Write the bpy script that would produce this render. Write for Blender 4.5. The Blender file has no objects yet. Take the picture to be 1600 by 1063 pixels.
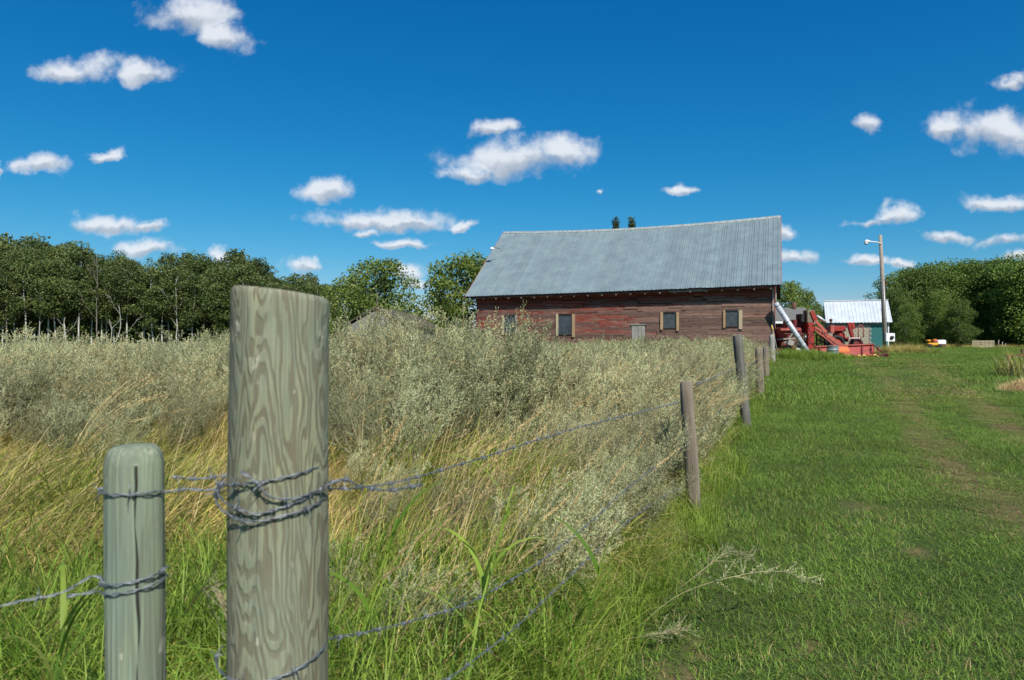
import bpy, math, random
import numpy as np
from mathutils import Vector, Matrix

rnd = random.Random(7)
R = math.radians
SC = bpy.context.scene
COL = SC.collection

# ------------------------------------------------------------------ camera
EYE = 1.35
F = 24.0 / 36.0 * 1600.0          # focal length in photo pixels
cam_d = bpy.data.cameras.new('camera')
cam_d.lens = 24.0
cam_d.sensor_width = 36.0
cam_d.clip_start = 0.05
cam_d.clip_end = 6000.0
cam_d.dof.use_dof = True
cam_d.dof.focus_distance = 6.0
cam_d.dof.aperture_fstop = 5.0
cam = bpy.data.objects.new('camera', cam_d)
cam.location = (0, 0, EYE)
cam.rotation_euler = (R(90), 0, 0)
COL.objects.link(cam)
SC.camera = cam

# ------------------------------------------------------------------ render / exposure
SC.view_settings.view_transform = 'Standard'
SC.view_settings.look = 'None'
SC.view_settings.exposure = 0.5
SC.view_settings.gamma = 1.0
SC.view_settings.use_curve_mapping = False
SC.cycles.max_bounces = 6
SC.cycles.diffuse_bounces = 3
SC.cycles.glossy_bounces = 2
SC.cycles.transmission_bounces = 3
SC.cycles.transparent_max_bounces = 6
SC.cycles.use_denoising = True

# ------------------------------------------------------------------ sun + sky
SUN_EL = R(47)
# the sun stands behind the photographer and a little to the right
sun_dir = Vector((math.sin(R(158)) * math.cos(SUN_EL), math.cos(R(158)) * math.cos(SUN_EL), math.sin(SUN_EL)))
sd = bpy.data.lights.new('sun', 'SUN')
sd.energy = 4.6
sd.angle = R(0.53)
sd.color = (1.0, 0.95, 0.85)
sun = bpy.data.objects.new('sun', sd)
sun.rotation_euler = sun_dir.to_track_quat('Z', 'Y').to_euler()
sun.location = (0, -20, 40)
COL.objects.link(sun)

W = bpy.data.worlds.new('World')
SC.world = W
W.use_nodes = True
try:
    W.cycles.sampling_method = 'MANUAL'
    W.cycles.sample_map_resolution = 512
except Exception:
    pass


def ramp_math(nt, op, a, b=None, clamp=False):
    n = nt.nodes.new('ShaderNodeMath')
    n.operation = op
    n.use_clamp = clamp
    for i, v in enumerate((a, b)):
        if v is None:
            continue
        if isinstance(v, (int, float)):
            n.inputs[i].default_value = v
        else:
            nt.links.new(v, n.inputs[i])
    return n.outputs[0]


def vmath(nt, op, a, b=None):
    n = nt.nodes.new('ShaderNodeVectorMath')
    n.operation = op
    for i, v in enumerate((a, b)):
        if v is None:
            continue
        if isinstance(v, (tuple, list)):
            n.inputs[i].default_value = v
        else:
            nt.links.new(v, n.inputs[i])
    return n


def mixc(nt, fac, a, b, mode='MIX'):
    n = nt.nodes.new('ShaderNodeMix')
    n.data_type = 'RGBA'
    n.blend_type = mode
    if isinstance(fac, (int, float)):
        n.inputs[0].default_value = fac
    else:
        nt.links.new(fac, n.inputs[0])
    for i, v in ((6, a), (7, b)):
        if isinstance(v, (tuple, list)):
            n.inputs[i].default_value = (v[0], v[1], v[2], 1)
        else:
            nt.links.new(v, n.inputs[i])
    return n.outputs[2]


def smooth(nt, v, lo, hi, tolo=0.0, tohi=1.0):
    n = nt.nodes.new('ShaderNodeMapRange')
    n.interpolation_type = 'SMOOTHSTEP'
    nt.links.new(v, n.inputs[0])
    n.inputs[1].default_value = lo
    n.inputs[2].default_value = hi
    n.inputs[3].default_value = tolo
    n.inputs[4].default_value = tohi
    return n.outputs[0]


# clouds: (tan azimuth, tan elevation, half width, half height) in the direction of the barn (+Y)
def cl(x, y, w, h):
    return ((x - 800) / F, (531 - y) / F, w / F, h / F)


CLOUDS = [cl(300, 28, 78, 34), cl(350, 62, 42, 26), cl(225, 118, 50, 24), cl(110, 110, 62, 22), cl(62, 257, 42, 19),
          cl(158, 244, 28, 12), cl(165, 352, 62, 19), cl(228, 357, 28, 14), cl(232, 395, 48, 18), cl(346, 397, 28, 14),
          cl(475, 416, 30, 15), cl(508, 302, 42, 20), cl(590, 343, 110, 20), cl(640, 350, 56, 18), cl(575, 362, 26, 10),
          cl(636, 383, 46, 10), cl(722, 353, 18, 9), cl(636, 432, 28, 14), cl(650, 446, 26, 9), cl(768, 205, 42, 15),
          cl(800, 252, 98, 34), cl(880, 238, 60, 30), cl(735, 270, 32, 16), cl(1064, 297, 28, 11), cl(941, 298, 9, 6),
          cl(1352, 199, 27, 20), cl(1480, 205, 50, 28), cl(1560, 212, 86, 44), cl(1585, 130, 34, 18),
          cl(1400, 340, 36, 18), cl(1370, 346, 40, 10), cl(1560, 318, 62, 16), cl(1478, 371, 40, 13), cl(1575, 378, 46, 14),
          cl(1228, 362, 20, 14), cl(1246, 403, 36, 15), cl(1348, 407, 36, 11), cl(1398, 406, 18, 9), cl(1600, 404, 22, 10),
          cl(1760, 260, 90, 30), cl(-150, 200, 90, 30), cl(-90, 380, 70, 18), cl(1800, 60, 100, 36), cl(0, 260, 9, 22)]

nt = W.node_tree
nt.nodes.clear()
out = nt.nodes.new('ShaderNodeOutputWorld')
bg = nt.nodes.new('ShaderNodeBackground')
bg.inputs['Strength'].default_value = 0.105
sky = nt.nodes.new('ShaderNodeTexSky')
sky.sky_type = 'NISHITA'
sky.sun_disc = False
sky.sun_elevation = SUN_EL
sky.sun_rotation = R(158)
sky.altitude = 500
sky.air_density = 1.0
sky.dust_density = 0.35
sky.ozone_density = 3.0
hsv = nt.nodes.new('ShaderNodeHueSaturation')
hsv.inputs['Hue'].default_value = 0.488
hsv.inputs['Saturation'].default_value = 1.28
hsv.inputs['Value'].default_value = 0.92
nt.links.new(sky.outputs[0], hsv.inputs['Color'])
sepc = nt.nodes.new('ShaderNodeSeparateColor')
nt.links.new(hsv.outputs[0], sepc.inputs[0])
cmbc = nt.nodes.new('ShaderNodeCombineColor')
for i_, (p_, g_) in enumerate(((1.7, 1.10), (.93, .79), (.70, .91))):
    v_ = ramp_math(nt, 'MULTIPLY', sepc.outputs[i_], .105)
    v_ = ramp_math(nt, 'POWER', v_, p_)
    nt.links.new(ramp_math(nt, 'MULTIPLY', v_, g_ / .105 / 1.43), cmbc.inputs[i_])
tc = nt.nodes.new('ShaderNodeTexCoord')
sep = nt.nodes.new('ShaderNodeSeparateXYZ')
nt.links.new(tc.outputs['Generated'], sep.inputs[0])
dy = ramp_math(nt, 'MAXIMUM', sep.outputs[1], 0.05)
px = ramp_math(nt, 'DIVIDE', sep.outputs[0], dy)
pz = ramp_math(nt, 'DIVIDE', sep.outputs[2], dy)
comb = nt.nodes.new('ShaderNodeCombineXYZ')
nt.links.new(px, comb.inputs[0])
nt.links.new(pz, comb.inputs[1])
nz = nt.nodes.new('ShaderNodeTexNoise')
nz.inputs['Scale'].default_value = 13.0
nz.inputs['Detail'].default_value = 7.0
nz.inputs['Roughness'].default_value = 0.62
nt.links.new(comb.outputs[0], nz.inputs['Vector'])
wv = vmath(nt, 'SUBTRACT', nz.outputs['Color'], (0.5, 0.5, 0.5))
wv2 = vmath(nt, 'MULTIPLY', wv.outputs[0], (0.09, 0.055, 0.0))
pw = vmath(nt, 'ADD', comb.outputs[0], wv2.outputs[0]).outputs[0]
best = None
shade = None
for (cx, cy, hw, hh) in CLOUDS:
    s = vmath(nt, 'SUBTRACT', pw, (cx, cy, 0)).outputs[0]
    s = vmath(nt, 'MULTIPLY', s, (0.83 / hw, 0.83 / hh, 0)).outputs[0]
    # flat base: below its middle a cloud ends sooner
    sq = nt.nodes.new('ShaderNodeSeparateXYZ')
    nt.links.new(s, sq.inputs[0])
    dn = ramp_math(nt, 'MULTIPLY', ramp_math(nt, 'MINIMUM', sq.outputs[1], 0.0), .5)
    ln = ramp_math(nt, 'SUBTRACT', vmath(nt, 'LENGTH', s).outputs[1], dn)
    k = ramp_math(nt, 'SUBTRACT', 1.0, ln)
    kk = ramp_math(nt, 'MAXIMUM', k, 0.0)
    sy = nt.nodes.new('ShaderNodeSeparateXYZ')
    nt.links.new(s, sy.inputs[0])
    sh = ramp_math(nt, 'MULTIPLY', kk, sy.outputs[1])
    best = k if best is None else ramp_math(nt, 'MAXIMUM', best, k)
    shade = sh if shade is None else ramp_math(nt, 'ADD', shade, sh)
nz2 = nt.nodes.new('ShaderNodeTexNoise')
nz2.inputs['Scale'].default_value = 15.0
nz2.inputs['Detail'].default_value = 6.0
nz2.inputs['Roughness'].default_value = 0.6
nt.links.new(comb.outputs[0], nz2.inputs['Vector'])
nn = ramp_math(nt, 'MULTIPLY', ramp_math(nt, 'SUBTRACT', nz2.outputs[0], 0.5), 2.0)
dens = ramp_math(nt, 'ADD', best, nn)
alpha = smooth(nt, dens, -0.05, 0.74)
front = smooth(nt, sep.outputs[1], 0.25, 0.45)
alpha = ramp_math(nt, 'MULTIPLY', alpha, front)
# scattered cumulus over the rest of the sky, out of the frame
dz = ramp_math(nt, 'MAXIMUM', sep.outputs[2], 0.06)
cb2 = nt.nodes.new('ShaderNodeCombineXYZ')
nt.links.new(ramp_math(nt, 'DIVIDE', sep.outputs[0], dz), cb2.inputs[0])
nt.links.new(ramp_math(nt, 'DIVIDE', sep.outputs[1], dz), cb2.inputs[1])
nz3 = nt.nodes.new('ShaderNodeTexNoise')
nz3.inputs['Scale'].default_value = 1.1
nz3.inputs['Detail'].default_value = 5.0
nt.links.new(cb2.outputs[0], nz3.inputs['Vector'])
a2 = smooth(nt, nz3.outputs[0], 0.60, 0.70)
a2 = ramp_math(nt, 'MULTIPLY', a2, ramp_math(nt, 'SUBTRACT', 1.0, front))
a2 = ramp_math(nt, 'MULTIPLY', a2, smooth(nt, sep.outputs[2], 0.02, 0.1))
shv = ramp_math(nt, 'ADD', ramp_math(nt, 'MULTIPLY', shade, 3.4), ramp_math(nt, 'MULTIPLY', nn, .8))
shc = smooth(nt, shv, -0.55, 0.5)
ccol = mixc(nt, shc, (3.1, 3.5, 4.1), (5.7, 5.95, 6.3))
c1 = mixc(nt, ramp_math(nt, 'MULTIPLY', alpha, 0.9), cmbc.outputs[0], ccol)
c2 = mixc(nt, ramp_math(nt, 'MULTIPLY', a2, 0.9), c1, (4.5, 4.8, 5.2))
nt.links.new(c2, bg.inputs['Color'])
nt.links.new(bg.outputs[0], out.inputs[0])


# ------------------------------------------------------------------ helpers
def tag(o, label=None, cat=None, group=None, kind=None):
    if label:
        o['label'] = label
    if cat:
        o['category'] = cat
    if group:
        o['group'] = group
    if kind:
        o['kind'] = kind
    return o


def at(x, y, Z):
    """a point of the place Z metres ahead of the camera, read off the photograph"""
    return Vector(((x - 800) / F * Z, Z, EYE + (531 - y) / F * Z))


def sst(a, b, x):
    t = min(1, max(0, (x - a) / (b - a)))
    return t * t * (3 - 2 * t)


def ground_z(X, Y):
    r = 0.45 * sst(6, 34, Y) + 0.05 * sst(34, 80, Y)
    side = sst(-9, 5, X - 0.16 * Y)
    b = 0.035 * math.sin(X * 0.7 + 1.3) * math.sin(Y * 0.55 + 0.4) + 0.02 * math.sin(X * 1.9 - Y * 1.3)
    return r * (0.06 + 0.94 * side) + b * min(1, Y / 5 if Y > 0 else 0)


def fence_x(Y):
    return -0.44 + 0.465 * (Y - 1.28) if Y < 5 else 1.29 + 0.402 * (Y - 5)


def mesh_np(name, verts, faces, mats=(), attrs=None, smooth_=False):
    me = bpy.data.meshes.new(name)
    me.from_pydata([tuple(v) for v in verts] if not isinstance(verts, np.ndarray) else verts.tolist(), [],
                   faces if not isinstance(faces, np.ndarray) else faces.tolist())
    for m in mats:
        me.materials.append(m)
    if attrs:
        for k, arr in attrs.items():
            a = me.attributes.new(k, 'FLOAT', 'POINT')
            a.data.foreach_set('value', np.asarray(arr, dtype=np.float32))
    if smooth_:
        me.polygons.foreach_set('use_smooth', [True] * len(me.polygons))
    me.update()
    return me


class MB:
    """collects shapes into one mesh"""

    def __init__(self):
        self.v = []
        self.f = []
        self.sm = []

    def add(self, vs, fs, sm=False):
        o = len(self.v)
        self.v += [tuple(v) for v in vs]
        self.f += [tuple(i + o for i in f) for f in fs]
        self.sm += [sm] * len(fs)
        return self

    def box(self, c, s, rot=None, bev=0.0):
        cx, cy, cz = c
        x, y, z = s[0] / 2, s[1] / 2, s[2] / 2
        if bev <= 0:
            vs = [Vector((a * x, b * y, d * z)) for d in (-1, 1) for b in (-1, 1) for a in (-1, 1)]
            fs = [(0, 2, 3, 1), (4, 5, 7, 6), (0, 1, 5, 4), (2, 6, 7, 3), (0, 4, 6, 2), (1, 3, 7, 5)]
        else:
            b_ = min(bev, x * .9, y * .9, z * .9)
            vs, fs = [], []
            ring = [(-x + b_, -y), (x - b_, -y), (x, -y + b_), (x, y - b_), (x - b_, y), (-x + b_, y), (-x, y - b_), (-x, -y + b_)]
            inn = [(a * (x - b_) / x if abs(a) > x - 1e-9 else a * (x - 1.7 * b_) / max(1e-6, x - b_),
                    c_ * (y - b_) / y if abs(c_) > y - 1e-9 else c_ * (y - 1.7 * b_) / max(1e-6, y - b_)) for a, c_ in ring]
            for zz, rr in ((-z, inn), (-z + b_, ring), (z - b_, ring), (z, inn)):
                vs += [Vector((a, c_, zz)) for a, c_ in rr]
            for k in range(3):
                for i in range(8):
                    j = (i + 1) % 8
                    fs.append((k * 8 + i, k * 8 + j, k * 8 + 8 + j, k * 8 + 8 + i))
            fs.append(tuple(range(7, -1, -1)))
            fs.append(tuple(range(24, 32)))
        if rot is not None:
            vs = [rot @ v for v in vs]
        return self.add([v + Vector(c) for v in vs], fs)

    def bar(self, a, b, w, h, up=(0, 0, 1)):
        a, b = Vector(a), Vector(b)
        d = b - a
        q = d.normalized()
        u = Vector(up)
        if abs(q.dot(u)) > 0.98:
            u = Vector((1, 0, 0))
        s = q.cross(u).normalized()
        t = s.cross(q).normalized()
        m = Matrix((s, q, t)).transposed()
        return self.box((a + b) / 2, (w, d.length, h), rot=m)

    def tube(self, pts, rad, n=8, caps=True, sm=True):
        pts = [Vector(p) for p in pts]
        if isinstance(rad, (int, float)):
            rad = [rad] * len(pts)
        vs, fs = [], []
        prev = None
        for i, p in enumerate(pts):
            d = (pts[min(i + 1, len(pts) - 1)] - pts[max(i - 1, 0)])
            d = d.normalized() if d.length > 1e-9 else Vector((0, 0, 1))
            if prev is None:
                u = Vector((0, 0, 1)) if abs(d.z) < .9 else Vector((1, 0, 0))
                s = d.cross(u).normalized()
            else:
                s = (prev - d * prev.dot(d)).normalized()
            prev = s
            t = d.cross(s)
            for k in range(n):
                a = 2 * math.pi * k / n
                vs.append(p + (s * math.cos(a) + t * math.sin(a)) * rad[i])
        for i in range(len(pts) - 1):
            for k in range(n):
                j = (k + 1) % n
                fs.append((i * n + k, i * n + j, (i + 1) * n + j, (i + 1) * n + k))
        if caps:
            fs.append(tuple(range(n - 1, -1, -1)))
            fs.append(tuple(range((len(pts) - 1) * n, len(pts) * n)))
        return self.add(vs, fs, sm)

    def prism(self, poly, y0, y1):
        """poly = (x, z) outline, extruded along y"""
        n = len(poly)
        vs = [(x, y0, z) for x, z in poly] + [(x, y1, z) for x, z in poly]
        fs = [tuple(range(n)), tuple(range(2 * n - 1, n - 1, -1))]
        for i in range(n):
            j = (i + 1) % n
            fs.append((j, i, i + n, j + n))
        return self.add(vs, fs)

    def mesh(self, name, mat):
        me = bpy.data.meshes.new(name)
        me.from_pydata(self.v, [], self.f)
        me.polygons.foreach_set('use_smooth', self.sm)
        if mat:
            me.materials.append(mat)
        me.update()
        return me

    def build(self, name, mat, parent=None, loc=None, rz=0):
        o = bpy.data.objects.new(name, self.mesh(name, mat))
        COL.objects.link(o)
        if parent:
            o.parent = parent
        if loc is not None:
            o.location = loc
        o.rotation_euler.z = rz
        return o


def empty(name, loc, rz=0.0):
    o = bpy.data.objects.new(name, None)
    o.empty_display_size = 0.2
    o.location = loc
    o.rotation_euler = (0, 0, rz)
    COL.objects.link(o)
    return o


def link(name, me, parent=None, loc=(0, 0, 0), rot=(0, 0, 0), sc=(1, 1, 1)):
    o = bpy.data.objects.new(name, me)
    o.location = loc
    o.rotation_euler = rot
    o.scale = sc
    if parent:
        o.parent = parent
    COL.objects.link(o)
    return o


# ------------------------------------------------------------------ materials
def newmat(name):
    m = bpy.data.materials.new(name)
    m.use_nodes = True
    n = m.node_tree
    b = n.nodes['Principled BSDF']
    return m, n, b


def noise(n, vec, scale, detail=4, rough=.6, dist=0.0):
    t = n.nodes.new('ShaderNodeTexNoise')
    t.inputs['Scale'].default_value = scale
    t.inputs['Detail'].default_value = detail
    t.inputs['Roughness'].default_value = rough
    t.inputs['Distortion'].default_value = dist
    if vec is not None:
        n.links.new(vec, t.inputs['Vector'])
    return t.outputs[0]


def mapping(n, src, scale):
    mp = n.nodes.new('ShaderNodeMapping')
    mp.inputs['Scale'].default_value = scale
    n.links.new(src, mp.inputs['Vector'])
    return mp.outputs[0]


def coords(n, kind='Object'):
    return n.nodes.new('ShaderNodeTexCoord').outputs[kind]


def position(n):
    return n.nodes.new('ShaderNodeNewGeometry').outputs['Position']


def bump(n, b, h, strength=.3, dist=.02):
    bp = n.nodes.new('ShaderNodeBump')
    bp.inputs['Strength'].default_value = strength
    bp.inputs['Distance'].default_value = dist
    n.links.new(h, bp.inputs['Height'])
    n.links.new(bp.outputs[0], b.inputs['Normal'])


def simple(name, col, rough=.6, metal=0.0, var=.25, scale=6, spec=.3, rust=None, rust_amt=.5, bumps=.15):
    m, n, b = newmat(name)
    p = coords(n)
    f = noise(n, p, scale, 6, .65)
    dark = tuple(c * (1 - var) for c in col)
    lite = tuple(min(.95, c * (1 + var)) for c in col)
    c = mixc(n, smooth(n, f, .3, .7), dark, lite)
    if rust:
        f2 = noise(n, p, scale * 1.7, 8, .7, .4)
        c = mixc(n, smooth(n, f2, 1 - rust_amt - .06, 1 - rust_amt + .08), c, rust)
    n.links.new(c, b.inputs['Base Color'])
    b.inputs['Roughness'].default_value = rough
    b.inputs['Metallic'].default_value = metal
    b.inputs['Specular IOR Level'].default_value = spec
    if bumps:
        bump(n, b, f, bumps, .01)
    return m


def leafmat(name, a, bcol, dry, trans=.3, dry_lo=.75, dry_hi=.85, rough=.55, tint=True, spec=.25, patch=None, vr=.5):
    """foliage: colour runs with each leaf's own random value 'rv', the plant's 'tint' adds dryness"""
    m, n, b = newmat(name)
    at_ = n.nodes.new('ShaderNodeAttribute')
    at_.attribute_name = 'rv'
    rv = at_.outputs['Fac']
    c = mixc(n, rv, a, bcol)
    oi = n.nodes.new('ShaderNodeObjectInfo')
    k = ramp_math(n, 'MULTIPLY', rv, 7.31)
    k = ramp_math(n, 'FRACT', k)
    if tint:
        ti = n.nodes.new('ShaderNodeAttribute')
        ti.attribute_type = 'INSTANCER'
        ti.attribute_name = 'tint'
        k = ramp_math(n, 'ADD', k, ti.outputs['Fac'])
    c = mixc(n, smooth(n, k, dry_lo, dry_hi), c, dry)
    if patch:
        pn = noise(n, oi.outputs['Location'], .55, 3, .6)
        c = mixc(n, smooth(n, pn, .56, .70), c, patch[0])
        c = mixc(n, ramp_math(n, 'MULTIPLY', smooth(n, pn, .42, .30), .6), c, patch[1])
    # plant to plant brightness
    v = n.nodes.new('ShaderNodeHueSaturation')
    n.links.new(c, v.inputs['Color'])
    n.links.new(ramp_math(n, 'ADD', ramp_math(n, 'MULTIPLY', oi.outputs['Random'], vr), 1 - vr / 2), v.inputs['Value'])
    c = v.outputs[0]
    n.links.new(c, b.inputs['Base Color'])
    b.inputs['Roughness'].default_value = rough
    b.inputs['Specular IOR Level'].default_value = spec
    tr = n.nodes.new('ShaderNodeBsdfTranslucent')
    n.links.new(c, tr.inputs['Color'])
    mx = n.nodes.new('ShaderNodeMixShader')
    mx.inputs[0].default_value = trans
    n.links.new(b.outputs[0], mx.inputs[1])
    n.links.new(tr.outputs[0], mx.inputs[2])
    n.links.new(mx.outputs[0], n.nodes['Material Output'].inputs['Surface'])
    return m


# leaf and stem materials
M_sage = leafmat('sage_leaf', (.235, .28, .125), (.51, .52, .31), (.56, .43, .22), trans=.22, dry_lo=.84, dry_hi=.96, vr=.8, patch=((.22, .27, .07), (.50, .42, .24)))
M_sage_stem = leafmat('sage_stem', (.20, .19, .10), (.30, .27, .15), (.30, .22, .12), trans=.05)
M_field = leafmat('field_grass', (.085, .155, .018), (.38, .41, .06), (.70, .53, .18), trans=.32, dry_lo=.70, dry_hi=.86)
M_straw = leafmat('straw', (.45, .33, .14), (.62, .50, .26), (.50, .34, .16), trans=.25)
M_lawn = leafmat('lawn_blade', (.080, .160, .020), (.205, .31, .048), (.34, .26, .11), trans=.3, dry_lo=.88, dry_hi=.97)
M_green = leafmat('green_blade', (.10, .20, .02), (.29, .40, .06), (.36, .33, .10), trans=.38, dry_lo=.88, dry_hi=.95)
M_aspen = leafmat('aspen_leaf', (.042, .078, .018), (.125, .16, .042), (.20, .20, .06), trans=.25, tint=False, dry_lo=.85, dry_hi=.95, spec=.35)
M_bush = leafmat('bush_leaf', (.07, .13, .02), (.18, .24, .045), (.26, .26, .06), trans=.3, tint=False, dry_lo=.85, dry_hi=.95, spec=.35)
M_poplar = leafmat('poplar_leaf', (.045, .10, .014), (.15, .22, .036), (.22, .25, .05), trans=.28, tint=False, dry_lo=.85, dry_hi=.95, spec=.35)
M_spruce = leafmat('spruce_needle', (.02, .045, .022), (.05, .08, .035), (.07, .08, .04), trans=.1, tint=False)
M_rust_weed = leafmat('rust_weed', (.20, .09, .035), (.27, .14, .05), (.25, .2, .08), trans=.2)


def bark(name, a, b_, scale=6):
    m, n, b = newmat(name)
    p = coords(n)
    f = noise(n, mapping(n, p, (1, 1, .35)), scale, 6, .7)
    f2 = noise(n, mapping(n, p, (1, 1, 3)), scale * 1.5, 4, .7)
    c = mixc(n, smooth(n, f, .35, .65), a, b_)
    c = mixc(n, smooth(n, f2, .62, .70), c, (.03, .028, .025))
    n.links.new(c, b.inputs['Base Color'])
    b.inputs['Roughness'].default_value = .85
    bump(n, b, f, .5, .02)
    return m


M_bark_white = bark('aspen_bark', (.34, .34, .29), (.52, .52, .46))
M_bark_dark = bark('dark_bark', (.09, .08, .065), (.19, .17, .14))
M_bark_dead = bark('dead_bark', (.11, .10, .085), (.22, .20, .17))


def ground_material():
    m, n, b = newmat('ground_soil_and_thatch')
    p = position(n)
    f1 = noise(n, p, .9, 8, .65)
    f2 = noise(n, p, 14, 6, .7)
    f3 = noise(n, p, 90, 4, .7)
    c = mixc(n, smooth(n, f1, .35, .65), (.055, .095, .022), (.095, .13, .035))
    c = mixc(n, smooth(n, f2, .52, .72), c, (.13, .105, .055))
    c = mixc(n, smooth(n, f3, .3, .7), c, (.035, .05, .015), 'MIX') if False else mixc(n, ramp_math(n, 'MULTIPLY', smooth(n, f3, .55, .45), .6), c, (.03, .045, .013))
    at_ = n.nodes.new('ShaderNodeAttribute')
    at_.attribute_name = 'worn'
    w = ramp_math(n, 'MULTIPLY', at_.outputs['Fac'], smooth(n, f2, .25, .6))
    c = mixc(n, w, c, (.235, .165, .09))
    n.links.new(c, b.inputs['Base Color'])
    b.inputs['Roughness'].default_value = .95
    b.inputs['Specular IOR Level'].default_value = .1
    bump(n, b, f3, .7, .03)
    return m


M_ground = ground_material()


def post_wood(name, green, brown, kz=1.6, kx=9.0, bands=7.0, fine=True):
    """flat sawn treated wood: contour figure of a stretched field gives arches, loops and knots"""
    m, n, b = newmat(name)
    p = coords(n)
    q = mapping(n, p, (kx, kx, kz))
    base = noise(n, q, 1.0, 2.6, .42, .5)
    wob = noise(n, mapping(n, p, (26, 26, 5)), 1.0, 3, .6)
    fine_ = noise(n, mapping(n, p, (70, 70, 22)), 1.0, 3, .6)
    fld = ramp_math(n, 'ADD', base, ramp_math(n, 'MULTIPLY', wob, .09))
    fld = ramp_math(n, 'ADD', fld, ramp_math(n, 'MULTIPLY', fine_, .016))
    ph = ramp_math(n, 'MULTIPLY', fld, bands * 2 * math.pi)
    wv_ = ramp_math(n, 'SINE', ph)
    wv_ = ramp_math(n, 'ADD', ramp_math(n, 'MULTIPLY', wv_, .5), .5)
    line = smooth(n, wv_, .35, .9)
    fib = noise(n, mapping(n, p, (220, 220, 6)), 1.0, 3, .6)
    patch = noise(n, mapping(n, p, (9, 9, 3)), 1.0, 4, .6)
    g2 = mixc(n, smooth(n, patch, .35, .65), green, tuple(c * k for c, k in zip(green, (1.18, 1.05, .88))))
    g2 = mixc(n, ramp_math(n, 'MULTIPLY', smooth(n, fib, .35, .65), .65), g2, tuple(c * .62 for c in green))
    amt = ramp_math(n, 'MULTIPLY', line, smooth(n, patch, .25, .6, .2, .72))
    g2 = mixc(n, ramp_math(n, 'MULTIPLY', smooth(n, noise(n, mapping(n, p, (5, 5, 1.2)), 1.0, 3, .6), .45, .62), .55), g2, (.19, .165, .12))
    chk = noise(n, mapping(n, p, (85, 85, 1.6)), 1.0, 2, .5)
    g2 = mixc(n, ramp_math(n, 'MULTIPLY', smooth(n, chk, .70, .74), .8), g2, (.04, .035, .03))
    c = mixc(n, amt, g2, brown)
    blot = noise(n, mapping(n, p, (30, 30, 16)), 1.0, 3, .6)
    c = mixc(n, ramp_math(n, 'MULTIPLY', smooth(n, blot, .66, .74), .5), c, (.55, .52, .42))
    n.links.new(c, b.inputs['Base Color'])
    b.inputs['Roughness'].default_value = .85
    b.inputs['Specular IOR Level'].default_value = .2
    hh = ramp_math(n, 'SUBTRACT', ramp_math(n, 'MULTIPLY', fib, .6), ramp_math(n, 'MULTIPLY', line, .35))
    bump(n, b, hh, .7, .005)
    return m


M_post_big = post_wood('figured_post_wood', (.225, .25, .18), (.118, .096, .066), kz=1.9, kx=12.0, bands=22.0)
M_post_small = post_wood('treated_post_wood', (.205, .265, .205), (.15, .17, .13), kz=.45, kx=30, bands=5.0)


def old_wood(name, a, b_, stretch=(14, 14, .9), crack=(.05, .045, .04), s=1.0):
    m, n, b = newmat(name)
    p = coords(n)
    f = noise(n, mapping(n, p, stretch), s, 6, .7, .3)
    g = noise(n, mapping(n, p, tuple(k * 3 for k in stretch)), s, 4, .7)
    oi = n.nodes.new('ShaderNodeObjectInfo')
    c = mixc(n, smooth(n, f, .3, .7), a, b_)
    c = mixc(n, ramp_math(n, 'MULTIPLY', smooth(n, g, .58, .68), .8), c, crack)
    v = n.nodes.new('ShaderNodeHueSaturation')
    n.links.new(c, v.inputs['Color'])
    n.links.new(ramp_math(n, 'ADD', ramp_math(n, 'MULTIPLY', oi.outputs['Random'], .4), .8), v.inputs['Value'])
    n.links.new(v.outputs[0], b.inputs['Base Color'])
    b.inputs['Roughness'].default_value = .9
    bump(n, b, g, .5, .01)
    return m


M_post_old = old_wood('old_post_wood', (.12, .095, .07), (.24, .20, .15))
M_post_dark = old_wood('dark_post_wood', (.065, .065, .06), (.16, .15, .13))
M_pole = old_wood('pole_wood', (.17, .145, .12), (.30, .26, .215), stretch=(10, 10, .4))
M_pine = old_wood('new_pine', (.29, .19, .10), (.40, .28, .16), stretch=(20, 20, 1.5), crack=(.4, .26, .12))
M_pine_pale = old_wood('pale_pine', (.30, .25, .16), (.38, .33, .22), stretch=(20, 20, 1.5), crack=(.4, .3, .16))
M_greyboard = old_wood('grey_board', (.17, .165, .15), (.29, .28, .25), stretch=(20, 20, 1.5))


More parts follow.
